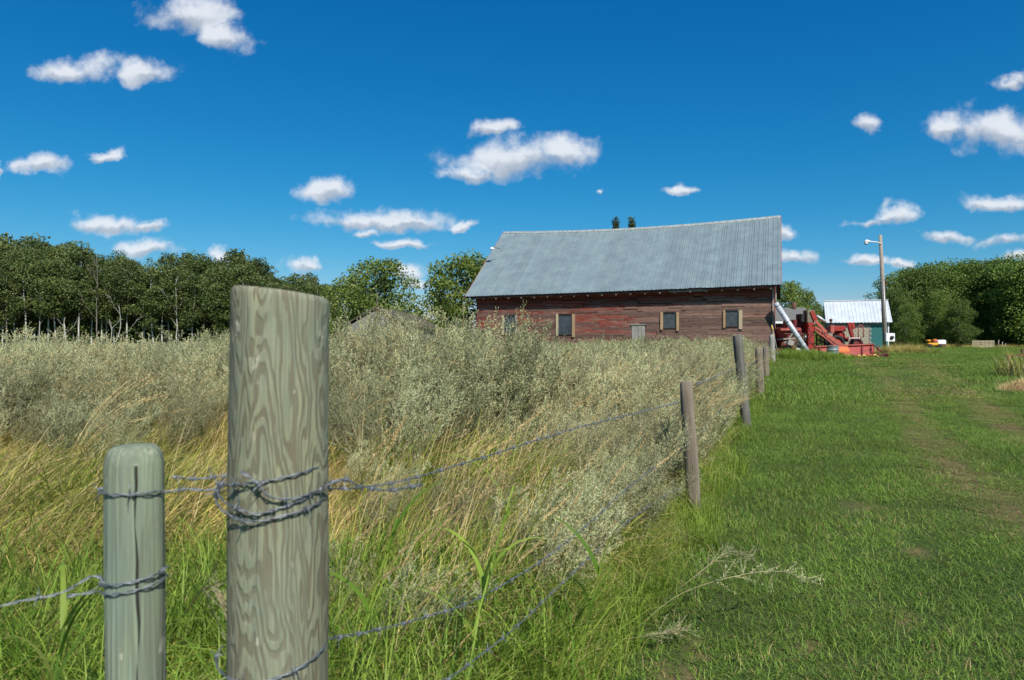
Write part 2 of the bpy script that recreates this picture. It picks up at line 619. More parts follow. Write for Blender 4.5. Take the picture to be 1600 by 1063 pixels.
def siding():
    m, n, b = newmat('peeling_red_siding')
    p = position(n)
    oi = n.nodes.new('ShaderNodeObjectInfo')
    rv = oi.outputs['Random']
    off = n.nodes.new('ShaderNodeVectorMath')
    off.operation = 'SCALE'
    off.inputs[0].default_value = (31, 17, 9)
    n.links.new(rv, off.inputs['Scale'])
    pp = vmath(n, 'ADD', p, off.outputs[0]).outputs[0]
    peel = noise(n, mapping(n, pp, (1.1, 1.1, 9)), 1.0, 7, .68, .2)
    big = noise(n, p, .33, 3, .5)
    sx = n.nodes.new('ShaderNodeSeparateXYZ')
    n.links.new(p, sx.inputs[0])
    leftness = smooth(n, sx.outputs[0], 10.5, -1.0, 0, .15)       # more paint is left on the far half
    high = smooth(n, sx.outputs[2], 3.1, 3.75, 0, .22)            # and right under the eave
    k = ramp_math(n, 'ADD', ramp_math(n, 'ADD', peel, leftness), high)
    k = ramp_math(n, 'ADD', k, ramp_math(n, 'MULTIPLY', ramp_math(n, 'SUBTRACT', big, .5), .5))
    k = ramp_math(n, 'ADD', k, ramp_math(n, 'MULTIPLY', ramp_math(n, 'SUBTRACT', rv, .5), .16))
    grain = noise(n, mapping(n, pp, (3, 3, 60)), 1.0, 5, .7)
    grey = mixc(n, smooth(n, grain, .3, .7), (.105, .055, .042), (.29, .18, .14))
    grey = mixc(n, smooth(n, peel, .56, .70), grey, (.36, .27, .22))
    red = mixc(n, smooth(n, grain, .3, .7), (.125, .024, .016), (.235, .055, .035))
    c = mixc(n, smooth(n, k, .54, .74), grey, red)
    v = n.nodes.new('ShaderNodeHueSaturation')
    n.links.new(c, v.inputs['Color'])
    n.links.new(ramp_math(n, 'ADD', ramp_math(n, 'MULTIPLY', rv, .75), .62), v.inputs['Value'])
    n.links.new(v.outputs[0], b.inputs['Base Color'])
    b.inputs['Roughness'].default_value = .85
    bump(n, b, grain, .5, .01)
    return m


M_siding = siding()


def tin(name, a, b_, rough=.42, metal=.35, vary=.12):
    m, n, b = newmat(name)
    p = coords(n)
    oi = n.nodes.new('ShaderNodeObjectInfo')
    f = noise(n, p, 1.3, 8, .7)
    g = noise(n, mapping(n, p, (14, .5, .5)), 1.0, 6, .7)
    c = mixc(n, smooth(n, f, .3, .7), a, b_)
    c = mixc(n, ramp_math(n, 'MULTIPLY', smooth(n, g, .5, .75), .2), c, tuple(x * .7 for x in a))
    v = n.nodes.new('ShaderNodeHueSaturation')
    n.links.new(c, v.inputs['Color'])
    n.links.new(ramp_math(n, 'ADD', ramp_math(n, 'MULTIPLY', oi.outputs['Random'], vary), 1 - vary / 2), v.inputs['Value'])
    n.links.new(v.outputs[0], b.inputs['Base Color'])
    b.inputs['Roughness'].default_value = rough
    b.inputs['Metallic'].default_value = metal
    n.links.new(smooth(n, f, .2, .8, rough - .08, rough + .15), b.inputs['Roughness'])
    return m


M_tin = tin('weathered_galvanised_roof', (.205, .265, .285), (.24, .31, .325))
M_tin_white = tin('white_painted_steel', (.42, .46, .51), (.52, .56, .61), rough=.4, metal=0.0, vary=.06)
M_galv = tin('galvanised_tube', (.44, .46, .50), (.60, .62, .66), rough=.35, metal=.3)
M_dark = simple('dark_brown_wood', (.045, .035, .032), .9)  # plain dark brown wood for core, window frames, fascia and roof deck
M_ridge = simple('ridge_metal', (.5, .52, .5), .45, .3)
M_redtrim = simple('faded_red_board', (.24, .07, .045), .85, rust=(.30, .22, .17), rust_amt=.42, scale=3)
M_greytrim = simple('bare_grey_board', (.33, .28, .25), .9, scale=8)
M_glass = simple('dull_grey_sheet', (.045, .058, .068), .12, var=.3, spec=.5, bumps=.05)
M_red = simple('faded_red_paint', (.27, .026, .022), .55, var=.28, rust=(.20, .075, .04), rust_amt=.40, scale=4)
M_red2 = simple('weathered_pink_red_paint', (.37, .09, .07), .6, var=.2, rust=(.26, .12, .07), rust_amt=.4, scale=5)
M_maroon = simple('dark_maroon', (.13, .02, .022), .6, var=.3, rust=(.07, .03, .02), rust_amt=.4)  # maroon; on the combine body its darkness also includes painted shade
M_orange = simple('orange_rusty_sheet', (.50, .13, .04), .65, var=.2, rust=(.30, .13, .06), rust_amt=.4)
M_yellow = simple('old_yellow_paint', (.62, .42, .09), .6, var=.15, rust=(.4, .2, .08), rust_amt=.35, scale=10)
M_orange_y = simple('orange_yellow_paint', (.66, .30, .03), .5, var=.12)
M_mossroof = simple('mossy_dark_shingle', (.085, .075, .05), .95, var=.35, scale=9)
M_olive = simple('dusty_olive_sheet', (.15, .14, .10), .8, var=.2)
M_black = simple('black_rubber', (.022, .022, .024), .75)
M_iron = simple('rusty_dark_iron', (.07, .04, .03), .8, rust=(.16, .07, .035), rust_amt=.5)
M_white = simple('white_paint', (.72, .73, .74), .5, var=.06)
M_shingle = simple('grey_asphalt_shingle', (.135, .135, .13), .9, var=.25, scale=14)
M_teal = simple('teal_shingle', (.035, .17, .165), .75, var=.25, scale=9)
M_beige = simple('beige_block', (.40, .35, .27), .85, var=.18, scale=7)
M_mortar = simple('pale_mortar', (.20, .25, .24), .9)
M_drum = simple('grey_steel_drum', (.22, .27, .28), .5, .3, rust=(.14, .09, .06), rust_amt=.38)
M_wire = simple('galvanised_wire', (.20, .22, .245), .5, .6, var=.4, scale=60, spec=.5)
M_straw_pile = simple('flattened_straw', (.24, .15, .075), .95, var=.35, scale=30, bumps=.6)
M_blue = simple('blue_grey_plastic', (.2, .28, .4), .5)
M_crack = simple('dark_drying_crack', (.03, .03, .025), .95)

# ------------------------------------------------------------------ the ground
TRACKS = [[(16.5, 33), (13.4, 26), (11.2, 20.5), (8.0, 14.0), (5.75, 9.5), (4.6, 7.0), (3.9, 5.1), (3.2, 3.2), (2.8, 1)],
          [(19.0, 33), (15.6, 26), (13.0, 20.5), (9.6, 14.0), (7.1, 9.5), (6.1, 7.0), (5.5, 5.1), (4.9, 3.2), (4.5, 1)]]


def track_d(X, Y):
    best_ = 99
    for tr in TRACKS:
        for (a, b_) in zip(tr[:-1], tr[1:]):
            dx, dy_ = b_[0] - a[0], b_[1] - a[1]
            t = max(0, min(1, ((X - a[0]) * dx + (Y - a[1]) * dy_) / (dx * dx + dy_ * dy_)))
            d = math.hypot(X - a[0] - t * dx, Y - a[1] - t * dy_)
            best_ = min(best_, d)
    return best_


BARE = [(.66, 2.66, .13), (.80, 2.95, .06), (1.3, 3.0, .07), (1.9, 3.3, .08), (1.2, 4.6, .10), (2.6, 4.4, .09), (2.9, 5.6, .12), (1.7, 3.9, .07)]


def bare_d(X, Y):
    return min(math.hypot(X - a, (Y - b_) * .8) / r for a, b_, r in BARE)


def build_ground():
    ys = [-60, -20, -6, -2, 0, 1, 2] + [2.1 + i * .1 for i in range(42)] + [6.4 + i * .4 for i in range(0, 44)] + [24 + i * 1.5 for i in range(40)] + [90, 120, 180, 300, 600, 1200, 2500]
    us = []
    x = 0
    xs = sorted(set([round(-14 + i * .4, 2) for i in range(0, 90)] + [round(.3 + i * .1, 2) for i in range(30)] + [-2500, -1000, -400, -200, -100, -80, -60, -50, -40, -30, -24, -20, -17, 23, 25, 28, 32, 38, 46, 60, 80, 120, 250, 600, 1500, 2500]))
    vs, fs, worn = [], [], []
    for Y in ys:
        for X in xs:
            g = ground_z(X, Y)
            d = track_d(X, Y) if 0 < Y < 36 and 0 < X < 24 else 9
            vs.append((X, Y, g - .03 * max(0, 1 - d / .5)))
            bd = max(0, 1.25 - bare_d(X, Y)) if 2 < Y < 7 else 0
            worn.append(min(1, bd) if bd > 0 else max(0, 1 - d / .34) * 1.0 if d < 1 else 0)
    nx = len(xs)
    for j in range(len(ys) - 1):
        for i in range(nx - 1):
            a = j * nx + i
            fs.append((a, a + 1, a + nx + 1, a + nx))
    me = mesh_np('ground', vs, fs, [M_ground], {'worn': worn}, True)
    o = link('ground', me)
    tag(o, kind='structure')


build_ground()


# ------------------------------------------------------------------ scattering of uncountable plants
def scatter(name, pts, variants, label=None, cat=None):
    """pts: list of (x, y, z, rx, ry, rz, sx, sy, sz, tint, variant); one object that instances the variants on its points"""
    me = bpy.data.meshes.new(name)
    P = np.array(pts, dtype=np.float32)
    me.from_pydata(P[:, 0:3].tolist(), [], [])
    for nm, sl in (('rot', slice(3, 6)), ('scl', slice(6, 9))):
        a = me.attributes.new(nm, 'FLOAT_VECTOR', 'POINT')
        a.data.foreach_set('vector', np.ascontiguousarray(P[:, sl]).ravel())
    a = me.attributes.new('tint', 'FLOAT', 'POINT')
    a.data.foreach_set('value', np.ascontiguousarray(P[:, 9]))
    a = me.attributes.new('vr', 'INT', 'POINT')
    a.data.foreach_set('value', P[:, 10].astype(np.int32))
    o = link(name, me)
    ng = bpy.data.node_groups.new(name, 'GeometryNodeTree')
    ng.interface.new_socket('Geometry', in_out='INPUT', socket_type='NodeSocketGeometry')
    ng.interface.new_socket('Geometry', in_out='OUTPUT', socket_type='NodeSocketGeometry')
    gi = ng.nodes.new('NodeGroupInput')
    go = ng.nodes.new('NodeGroupOutput')
    jn = ng.nodes.new('GeometryNodeJoinGeometry')

    def attr(nm, ty):
        k = ng.nodes.new('GeometryNodeInputNamedAttribute')
        k.data_type = ty
        k.inputs[0].default_value = nm
        return k.outputs[0]
    rot, scl, vr = attr('rot', 'FLOAT_VECTOR'), attr('scl', 'FLOAT_VECTOR'), attr('vr', 'INT')
    for i, vme in enumerate(variants):
        so = bpy.data.objects.new(name + '_source', vme)      # never linked to the scene
        oi = ng.nodes.new('GeometryNodeObjectInfo')
        oi.inputs['Object'].default_value = so
        oi.inputs['As Instance'].default_value = True
        cmp_ = ng.nodes.new('FunctionNodeCompare')
        cmp_.data_type = 'INT'
        cmp_.operation = 'EQUAL'
        ng.links.new(vr, cmp_.inputs[2])
        cmp_.inputs[3].default_value = i
        ip = ng.nodes.new('GeometryNodeInstanceOnPoints')
        ng.links.new(gi.outputs[0], ip.inputs['Points'])
        ng.links.new(cmp_.outputs[0], ip.inputs['Selection'])
        ng.links.new(oi.outputs['Geometry'], ip.inputs['Instance'])
        ng.links.new(rot, ip.inputs['Rotation'])
        ng.links.new(scl, ip.inputs['Scale'])
        ng.links.new(ip.outputs[0], jn.inputs[0])
    ng.links.new(jn.outputs[0], go.inputs[0])
    md = o.modifiers.new('scatter', 'NODES')
    md.node_group = ng
    tag(o, label, cat, kind='stuff')
    return o


def blades(n, area, hmin, hmax, wid, lean, bend, seed, seg=3, lean_dir=None, spread=1.0, wtip=.1):
    """n grass blades rooted in a disc; returns verts, faces, rv"""
    g = np.random.default_rng(seed)
    r = area * np.sqrt(g.random(n))
    th = g.random(n) * 2 * np.pi
    bx, by = r * np.cos(th), r * np.sin(th)
    h = hmin + (hmax - hmin) * g.random(n)
    if lean_dir is None:
        az = g.random(n) * 2 * np.pi
    else:
        az = lean_dir + (g.random(n) - .5) * 2 * spread
    l0 = lean * (.3 + g.random(n))
    bd = bend * (.3 + 1.2 * g.random(n))
    face = az + np.pi / 2 + (g.random(n) - .5) * 1.6
    fx, fy = np.cos(face), np.sin(face)
    w = wid * (.6 + .8 * g.random(n)) / 2
    V, rv = [], []
    p = np.stack([bx, by, np.zeros(n) - .01], 1)
    ang = l0.copy()
    L = h / seg
    rows = []
    for s in range(seg + 1):
        t = s / seg
        ww = w * (1 - t) ** .6 if s < seg else w * wtip
        rows.append((p.copy(), ww))
        ang2 = np.minimum(ang, 2.3)
        p = p + np.stack([np.sin(ang2) * np.cos(az) * L, np.sin(ang2) * np.sin(az) * L, np.cos(ang2) * L], 1)
        ang = ang + bd / seg * (1 + t)
    side = np.stack([fx, fy, np.zeros(n)], 1)
    arrs = []
    for (q, ww) in rows:
        arrs.append(q - side * ww[:, None])
        arrs.append(q + side * ww[:, None])
    A = np.stack(arrs, 1)           # n, 2*(seg+1), 3
    V = A.reshape(-1, 3)
    k = 2 * (seg + 1)
    base = np.arange(n) * k
    F_ = []
    for s in range(seg):
        F_.append(np.stack([base + 2 * s, base + 2 * s + 1, base + 2 * s + 3, base + 2 * s + 2], 1))
    F_ = np.concatenate(F_, 0)
    rv = np.repeat(g.random(n), k)
    return V, F_, rv


def merge(parts):
    """parts: list of (V, F, rv, matindex)"""
    Vs, Fs, rvs, mi = [], [], [], []
    o = 0
    for (V, F_, rv, m_) in parts:
        Vs.append(V)
        Fs += (F_ + o).tolist()
        rvs.append(rv)
        mi += [m_] * len(F_)
        o += len(V)
    return np.concatenate(Vs), Fs, np.concatenate(rvs), mi


def plant_mesh(name, parts, mats):
    V, Fs, rv, mi = merge(parts)
    me = mesh_np(name, V, Fs, mats, {'rv': rv})
    me.polygons.foreach_set('material_index', mi)
    return me


def ribbons(segs, rad, rv):
    """segs: (n,2,3) as thin crossed quads -> two faces each"""
    S = np.asarray(segs, dtype=float)
    a, b_ = S[:, 0], S[:, 1]
    d = b_ - a
    d /= np.linalg.norm(d, axis=1)[:, None] + 1e-9
    up = np.where(np.abs(d[:, 2:3]) < .9, np.array([[0, 0, 1.]]), np.array([[1., 0, 0]]))
    s = np.cross(d, up)
    s /= np.linalg.norm(s, axis=1)[:, None] + 1e-9
    t = np.cross(d, s)
    r0 = np.asarray(rad)[:, 0:1]
    r1 = np.asarray(rad)[:, 1:2]
    vs = []
    for k in range(3):
        an = 2 * math.pi * k / 3
        vs.append(a + (s * math.cos(an) + t * math.sin(an)) * r0)
        vs.append(b_ + (s * math.cos(an) + t * math.sin(an)) * r1)
    V = np.stack(vs, 1).reshape(-1, 3)
    n = len(S)
    base = np.arange(n) * 6
    F_ = []
    for k in range(3):
        j = (k + 1) % 3
        F_.append(np.stack([base + 2 * k, base + 2 * j, base + 2 * j + 1, base + 2 * k + 1], 1))
    return V, np.concatenate(F_, 0), np.repeat(np.asarray(rv), 6)


def leaflets(P, D, ln, wd, g, rv):
    """small diamond leaves at P pointing along D"""
    n = len(P)
    D = D / (np.linalg.norm(D, axis=1)[:, None] + 1e-9)
    rr = g.normal(size=(n, 3))
    s = np.cross(D, rr)
    s /= np.linalg.norm(s, axis=1)[:, None] + 1e-9
    ln = np.asarray(ln)[:, None]
    wd = np.asarray(wd)[:, None]
    V = np.stack([P, P + D * ln * .5 + s * wd * .5, P + D * ln, P + D * ln * .5 - s * wd * .5], 1).reshape(-1, 3)
    b_ = np.arange(n) * 4
    F_ = np.stack([b_, b_ + 1, b_ + 2, b_ + 3], 1)
    return V, F_, np.repeat(rv, 4)


def sage(seed, H=1.15, stems=9, br=13, tw=5, lf=9, lsize=.017, spread=.38, wind=.16):
    """wormwood: woody stems from one crown, plume-like side branches beset with tiny grey-green leaves and buds"""
    g = np.random.default_rng(seed)
    segs, rads, srv = [], [], []
    LP, LD, LL, LW, LR = [], [], [], [], []
    for s in range(stems):
        az = g.random() * 2 * math.pi
        lean = g.random() ** .7 * spread
        h = H * (.72 + .36 * g.random())
        p = np.array([math.cos(az) * .05 * g.random(), math.sin(az) * .05 * g.random(), 0.])
        ns = 9
        pts = [p.copy()]
        for i in range(ns):
            t = i / ns
            d = np.array([math.cos(az) * lean * (1.0 + .2 * t) + wind * (.3 + 1.6 * t * t), math.sin(az) * lean, 1.0])
            d += g.normal(size=3) * .05
            d /= np.linalg.norm(d)
            p = p + d * h / ns
            pts.append(p.copy())
        for i in range(ns):
            segs.append((pts[i], pts[i + 1]))
            rads.append((.0045 * (1 - i / ns) + .001, .0045 * (1 - (i + 1) / ns) + .001))
            srv.append(g.random())
        for b_ in range(br):
            t = .22 + .78 * (b_ + g.random()) / br
            i = min(ns - 1, int(t * ns))
            f = t * ns - i
            q = pts[i] * (1 - f) + pts[i + 1] * f
            main = pts[i + 1] - pts[i]
            main = main / np.linalg.norm(main)
            a2 = g.random() * 2 * math.pi
            side = np.array([math.cos(a2) + wind * 1.5, math.sin(a2), 0])
            d = main * .75 + side * .62
            d /= np.linalg.norm(d)
            L = h * (.30 * (1.1 - t) + .055) * (.7 + .6 * g.random())
            m_ = 4
            bp = [q.copy()]
            for k in range(m_):
                d = d + np.array([wind * .10, 0, .16])
                d /= np.linalg.norm(d)
                q = q + d * L / m_
                bp.append(q.copy())
            for k in range(m_):
                segs.append((bp[k], bp[k + 1]))
                rads.append((.0016, .0011))
                srv.append(g.random())
            for w_ in range(tw):
                tt = (w_ + .5 + .4 * g.random()) / tw
                k = min(m_ - 1, int(tt * m_))
                ff = tt * m_ - k
                c0 = bp[k] * (1 - ff) + bp[k + 1] * ff
                dd = (bp[k + 1] - bp[k])
                dd = dd / np.linalg.norm(dd) + g.normal(size=3) * .55 + np.array([0, 0, .15])
                dd /= np.linalg.norm(dd)
                TL = (.045 + .06 * g.random()) * (1.3 - .6 * tt)
                u = (np.arange(lf) + g.random(lf)) / lf
                PP = c0 + np.outer(u, dd * TL)
                DD = dd * 1.15 + g.normal(size=(lf, 3)) * .5
                LP.append(PP)
                LD.append(DD)
                LL.append(lsize * (.55 + .9 * g.random(lf)))
                LW.append(lsize * .36 * (.6 + .8 * g.random(lf)))
                base = .25 + .6 * g.random() * (.5 + .5 * t)
                LR.append(np.clip(base + g.normal(size=lf) * .13, 0, .999))
    S = ribbons(np.array(segs), np.array(rads), np.array(srv))
    L_ = leaflets(np.concatenate(LP), np.concatenate(LD), np.concatenate(LL), np.concatenate(LW), g, np.concatenate(LR))
    return [(S[0], S[1], S[2], 1), (L_[0], L_[1], L_[2], 0)]


def seedhead_stalk(seed, H=.9, lean=.35, head=.14, n=70, az=0.0):
    g = np.random.default_rng(seed)
    segs, rads = [], []
    p = np.zeros(3)
    a = lean * .4
    ns = 8
    pts = [p.copy()]
    for i in range(ns):
        d = np.array([math.sin(a) * math.cos(az), math.sin(a) * math.sin(az), math.cos(a)])
        p = p + d * H / ns
        pts.append(p.copy())
        a += lean / ns * (1.0 + 1.2 * i / ns)
    for i in range(ns):
        segs.append((pts[i], pts[i + 1]))
        rads.append((.0022, .0016))
    S = ribbons(np.array(segs), np.array(rads), g.random(ns))
    u = g.random(n)
    k0 = 1 - head / H
    LP, LD = [], []
    tip = pts[-1] + (pts[-1] - pts[-2]) * .6
    st = pts[-2]
    for x in u:
        LP.append(st * (1 - x) + tip * x + g.normal(size=3) * .0045 * (1.2 - x))
        LD.append((tip - st) / np.linalg.norm(tip - st) + g.normal(size=3) * .35)
    L_ = leaflets(np.array(LP), np.array(LD), .016 * (.6 + .8 * g.random(n)), .0045 * np.ones(n), g, g.random(n))
    return [(S[0], S[1], S[2], 0), (L_[0], L_[1], L_[2], 0)]


print('plants')
SAGE = [plant_mesh('sage_plant', sage(100 + i, stems=11, br=15, tw=6, lf=11, lsize=.017, wind=.26), [M_sage, M_sage_stem]) for i in range(4)]
SAGE_FAR = [plant_mesh('sage_plant_far', sage(200 + i, H=1.1, stems=9, br=10, tw=4, lf=6, lsize=.034), [M_sage, M_sage_stem]) for i in range(3)]
FIELD = []
for i in range(4):
    V1 = blades(58, .17, .40, .85, .0085, .4, 1.5, 300 + i, seg=5, lean_dir=0.0, spread=1.5)
    V2 = blades(20, .17, .5, .95, .0045, .35, 1.5, 320 + i, seg=5, lean_dir=0.0, spread=1.2)
    FIELD.append(plant_mesh('field_tuft', [(*V1, 0), (*V2, 1)], [M_field, M_straw]))
GREENT = []
for i in range(3):
    V1 = blades(70, .13, .22, .55, .008, .25, 1.1, 340 + i, seg=4)
    GREENT.append(plant_mesh('green_tuft', [(*V1, 0)], [M_green]))
STALK = []
for i in range(4):
    parts = []
    g_ = np.random.default_rng(360 + i)
    for k in range(5):
        for (V, F_, rv, mi) in seedhead_stalk(400 + i * 10 + k, H=.75 + .3 * g_.random(), lean=.25 + .5 * g_.random(), az=(g_.random() - .5) * 1.2):
            parts.append((V + np.array([g_.normal() * .06, g_.normal() * .06, 0]), F_, rv, mi))
    STALK.append(plant_mesh('stalk_clump', parts, [M_straw]))
LAWN = []
for i in range(4):
    V1 = blades(1000, .34, .03, .085, .0040, .8, 1.6, 500 + i, seg=3)
    V2 = blades(40, .34, .06, .13, .0045, .5, 1.4, 520 + i, seg=3)
    LAWN.append(plant_mesh('lawn_patch', [(*V1, 0), (*V2, 0)], [M_lawn]))
LAWN_FAR = []
for i in range(3):
    V1 = blades(700, .95, .05, .12, .011, .5, .9, 540 + i, seg=2)
    LAWN_FAR.append(plant_mesh('lawn_patch_far', [(*V1, 0)], [M_lawn]))


def sage_start(u):
    if u < -.55:
        return 6.3
    if u < -.40:
        return 6.3 + (u + .55) / .15 * .8
    if u < -.2:
        return 7.1 - (u + .40) / .2 * 1.7
    if u < .1:
        return 5.4 - (u + .2) / .3 * .7
    return 4.7 - min(1, (u - .1) / .14) * 1.0


def vnoise(x, y, s, seed=0):
    """smooth value noise for patchiness"""
    x, y = x / s + seed * 13.7, y / s + seed * 7.3
    xi, yi = math.floor(x), math.floor(y)
    fx, fy = x - xi, y - yi
    fx, fy = fx * fx * (3 - 2 * fx), fy * fy * (3 - 2 * fy)

    def h(a, b_):
        k = math.sin(a * 127.1 + b_ * 311.7) * 43758.5453
        return k - math.floor(k)
    return (h(xi, yi) * (1 - fx) + h(xi + 1, yi) * fx) * (1 - fy) + (h(xi, yi + 1) * (1 - fx) + h(xi + 1, yi + 1) * fx) * fy


BARN_C = math.cos(R(21.4)), math.sin(R(21.4))


def in_barn(X, Y, pad=.3):
    ox, oy = 13.39, 34.0
    dx, dy_ = X - ox, Y - oy
    lx = dx * BARN_C[0] - dy_ * BARN_C[1]
    ly = dx * BARN_C[1] + dy_ * BARN_C[0]
    return -17.3 - pad < lx < pad and .3 - pad < ly < 12


# --- wormwood field
pts_near, pts_far = [], []
g = random.Random(11)
Y = 3.2
while Y < 58:
    step = .46 if Y < 9 else (.50 if Y < 16 else (.72 if Y < 30 else 1.0))
    X = -.86 * Y - 2
    while X < fence_x(Y) + .2:
        x = X + (g.random() - .5) * step
        y = Y + (g.random() - .5) * step
        X += step
        if x > fence_x(y) - (.06 if y > 4.8 else .15):
            continue
        u = x / y
        if u > .86 or in_barn(x, y):
            continue
        ss = sage_start(u) + .35 + (vnoise(x, y, 1.3, 3) - .5) * 1.6
        if y < ss:
            continue
        if y < ss + 1.2 and g.random() < .35:
            continue
        # height over the field
        peak = math.exp(-((u + .17) / .13) ** 2) * math.exp(-((y - 8.5) / 3.2) ** 2)
        peak2 = math.exp(-((u + .44) / .07) ** 2) * math.exp(-((y - 11) / 3.0) ** 2)
        peak3 = math.exp(-((u + .06) / .05) ** 2) * math.exp(-((y - 8.0) / 1.5) ** 2)
        H = 1.06 + .60 * peak + .34 * peak2 + .34 * peak3
        H += (vnoise(x, y, 1.3, 1) - .5) * .36 + (g.random() - .5) * .24
        if u < -.3:
            H += (vnoise(x, y, 2.6, 31) - .45) * .5
        if u < -.45 and y > 14:
            H = min(H * .9, 1.15)
        if y < ss + 1.5:
            H *= .82
        if x > fence_x(y) - .8:
            H *= .86
        if x > fence_x(y) - .35:
            H *= .85
        if y > 20 and u > -.1:
            H = min(H, 1.12)
        tint = (vnoise(x, y, 2.3, 5) - .5) * .20 + (.10 if vnoise(x, y, .9, 8) > .78 else 0)
        if u > -.02:
            tint += .07 + .05 * vnoise(x, y, 1.1, 21)
        s = H / 1.15
        rz = g.uniform(-.9, .9) + (math.pi if g.random() < .12 else 0)
        rec = (x, y, ground_z(x, y), g.uniform(-.06, .06), g.uniform(0, .16), rz, s * 1.05, s * 1.05, s, tint)
        if y < 13:
            pts_near.append(rec + (g.randrange(4),))
        else:
            pts_far.append(rec[:6] + (s * 1.25, s * 1.25, s) + (tint, g.randrange(3)))
    Y += step
# a few low sprigs among the grass in front
for k in range(11):
    u = g.uniform(-.3, .2)
    y = g.uniform(2.6, 5.4)
    x = u * y
    if x < fence_x(y) - .1:
        s = g.uniform(.35, .6)
        pts_near.append((x, y, 0, 0, g.uniform(.1, .3), g.uniform(-.8, .8), s, s, s, 0, g.randrange(4)))
for k in range(10):            # plants crowding the wires before the second post
    y = g.uniform(3.0, 4.5)
    x = fence_x(y) - g.uniform(.22, .6)
    s = g.uniform(.42, .7)
    pts_near.append((x, y, 0, 0, g.uniform(.05, .3), g.uniform(-.6, .6), s, s, s, .02, g.randrange(4)))
print('sage', len(pts_near), len(pts_far))
scatter('wormwood', pts_near, SAGE, 'dense silvery green wormwood plants filling the near part of the field', 'weeds')
scatter('wormwood', pts_far, SAGE_FAR, 'grey green wormwood stretching back from mid field to barn and forest', 'weeds')

# --- tall field grass
pts, pst = [], []
Y = 1.9
while Y < 10.5:
    step = .21 if Y < 6 else .3
    X = -.86 * Y - 1
    while X < fence_x(Y) + .25:
        x = X + (g.random() - .5) * step * 1.3
        y = Y + (g.random() - .5) * step * 1.3
        X += step
        fx = fence_x(y)
        if x > fx + .02 * g.random():
            continue
        u = x / y
        ss = sage_start(u)
        if y > ss + 1.6 and g.random() < .6:
            continue
        H = (.62 if u < -.22 else .71) + (vnoise(x, y, .9, 2) - .5) * .4
        if u < -.22:
            H *= .95
            if y < 3.4:
                H *= .75
            tint = .02 + (vnoise(x, y, 1.4, 6) - .45) * .55
            if 5.0 < y < 8.5 and -.5 < u:
                tint += .22
            rz = g.uniform(-1.2, .9)
            ln = g.uniform(.0, .5)
        else:
            tint = -.12 + (vnoise(x, y, .8, 6) - .5) * .4
            rz = g.uniform(-.6, .9)
            ln = g.uniform(0, .28)
            if y < 3.2:
                H *= .8
        if x > fx - .35:
            H *= .52
            tint -= .12
        s = H / .7
        pts.append((x, y, ground_z(x, y), 0, ln, rz, s, s, s * 1.0, tint, g.randrange(4)))
        if u > -.24 and y < 6.4 and g.random() < .07 and x < fx - .25:
            s2 = g.uniform(.75, 1.05)
            pst.append((x, y, 0, 0, g.uniform(0, .2), g.uniform(-.5, .7), s2, s2, s2, 0, g.randrange(4)))
        if u < -.22 and 4 < y < 9 and g.random() < .06:
            s2 = g.uniform(.55, .8)
            pst.append((x, y, 0, 0, g.uniform(.1, .45), g.uniform(-.5, .5), s2, s2, s2, 0, g.randrange(4)))
    Y += step
for k in range(170):           # dry stalks standing through the wormwood
    y = g.uniform(6, 20)
    x = g.uniform(-.75 * y, fence_x(y) - .3)
    if vnoise(x, y, 2.2, 9) > .45:
        s2 = g.uniform(1.0, 1.3)
        pst.append((x, y, ground_z(x, y), 0, g.uniform(0, .2), g.uniform(-.6, .6), s2, s2, s2, 0, g.randrange(4)))
print('field', len(pts), len(pst))
scatter('meadow_grass', pts, FIELD, 'long yellow green meadow grass flopped over inside the wire fence', 'grass')
scatter('dry_stalks', pst, STALK, 'tan dry grass stalks with feathery seed heads in the field', 'grass')

# --- bright green tufts along the fence foot and near the big post
pts = []
for k in range(760):
    y = g.uniform(1.7, 30) if k > 420 else g.uniform(1.7, 7)
    x = fence_x(y) + g.gauss(-.12, .16) - (.3 if k % 3 == 0 else 0) * g.random() * 3
    if x / y > .8:
        continue
    s = g.uniform(.3, .72)
    pts.append((x, y, ground_z(x, y), 0, 0, g.uniform(0, 6.28), s, s, s, g.uniform(-.1, .1), g.randrange(3)))
for k in range(330):           # green clumps at the bottom of the picture
    y = g.uniform(1.8, 3.6)
    u = g.uniform(-.8, .12)
    x = u * y
    if x > fence_x(y):
        continue
    s = g.uniform(.55, 1.15)
    pts.append((x, y, 0, 0, g.uniform(0, .25), g.uniform(-.8, .8), s, s, s, g.uniform(-.1, .1), g.randrange(3)))
for k in range(420):           # rank green growth beside the barn corner, the tube and the machine
    t = g.random()
    x = 12.9 + t * 3.0 + g.gauss(0, .3)
    y = 31.2 + t * 2.0 + g.gauss(0, 1.0)
    s = g.uniform(.8, 1.5) * (1.2 - .75 * t)
    if in_barn(x, y, .1):
        continue
    pts.append((x, y, ground_z(x, y), 0, 0, g.uniform(0, 6.28), s, s, s * .85, g.uniform(-.1, .1), g.randrange(3)))
scatter('green_grass', pts, GREENT, 'rank bright green grass along the fence foot and by the barn corner', 'grass')

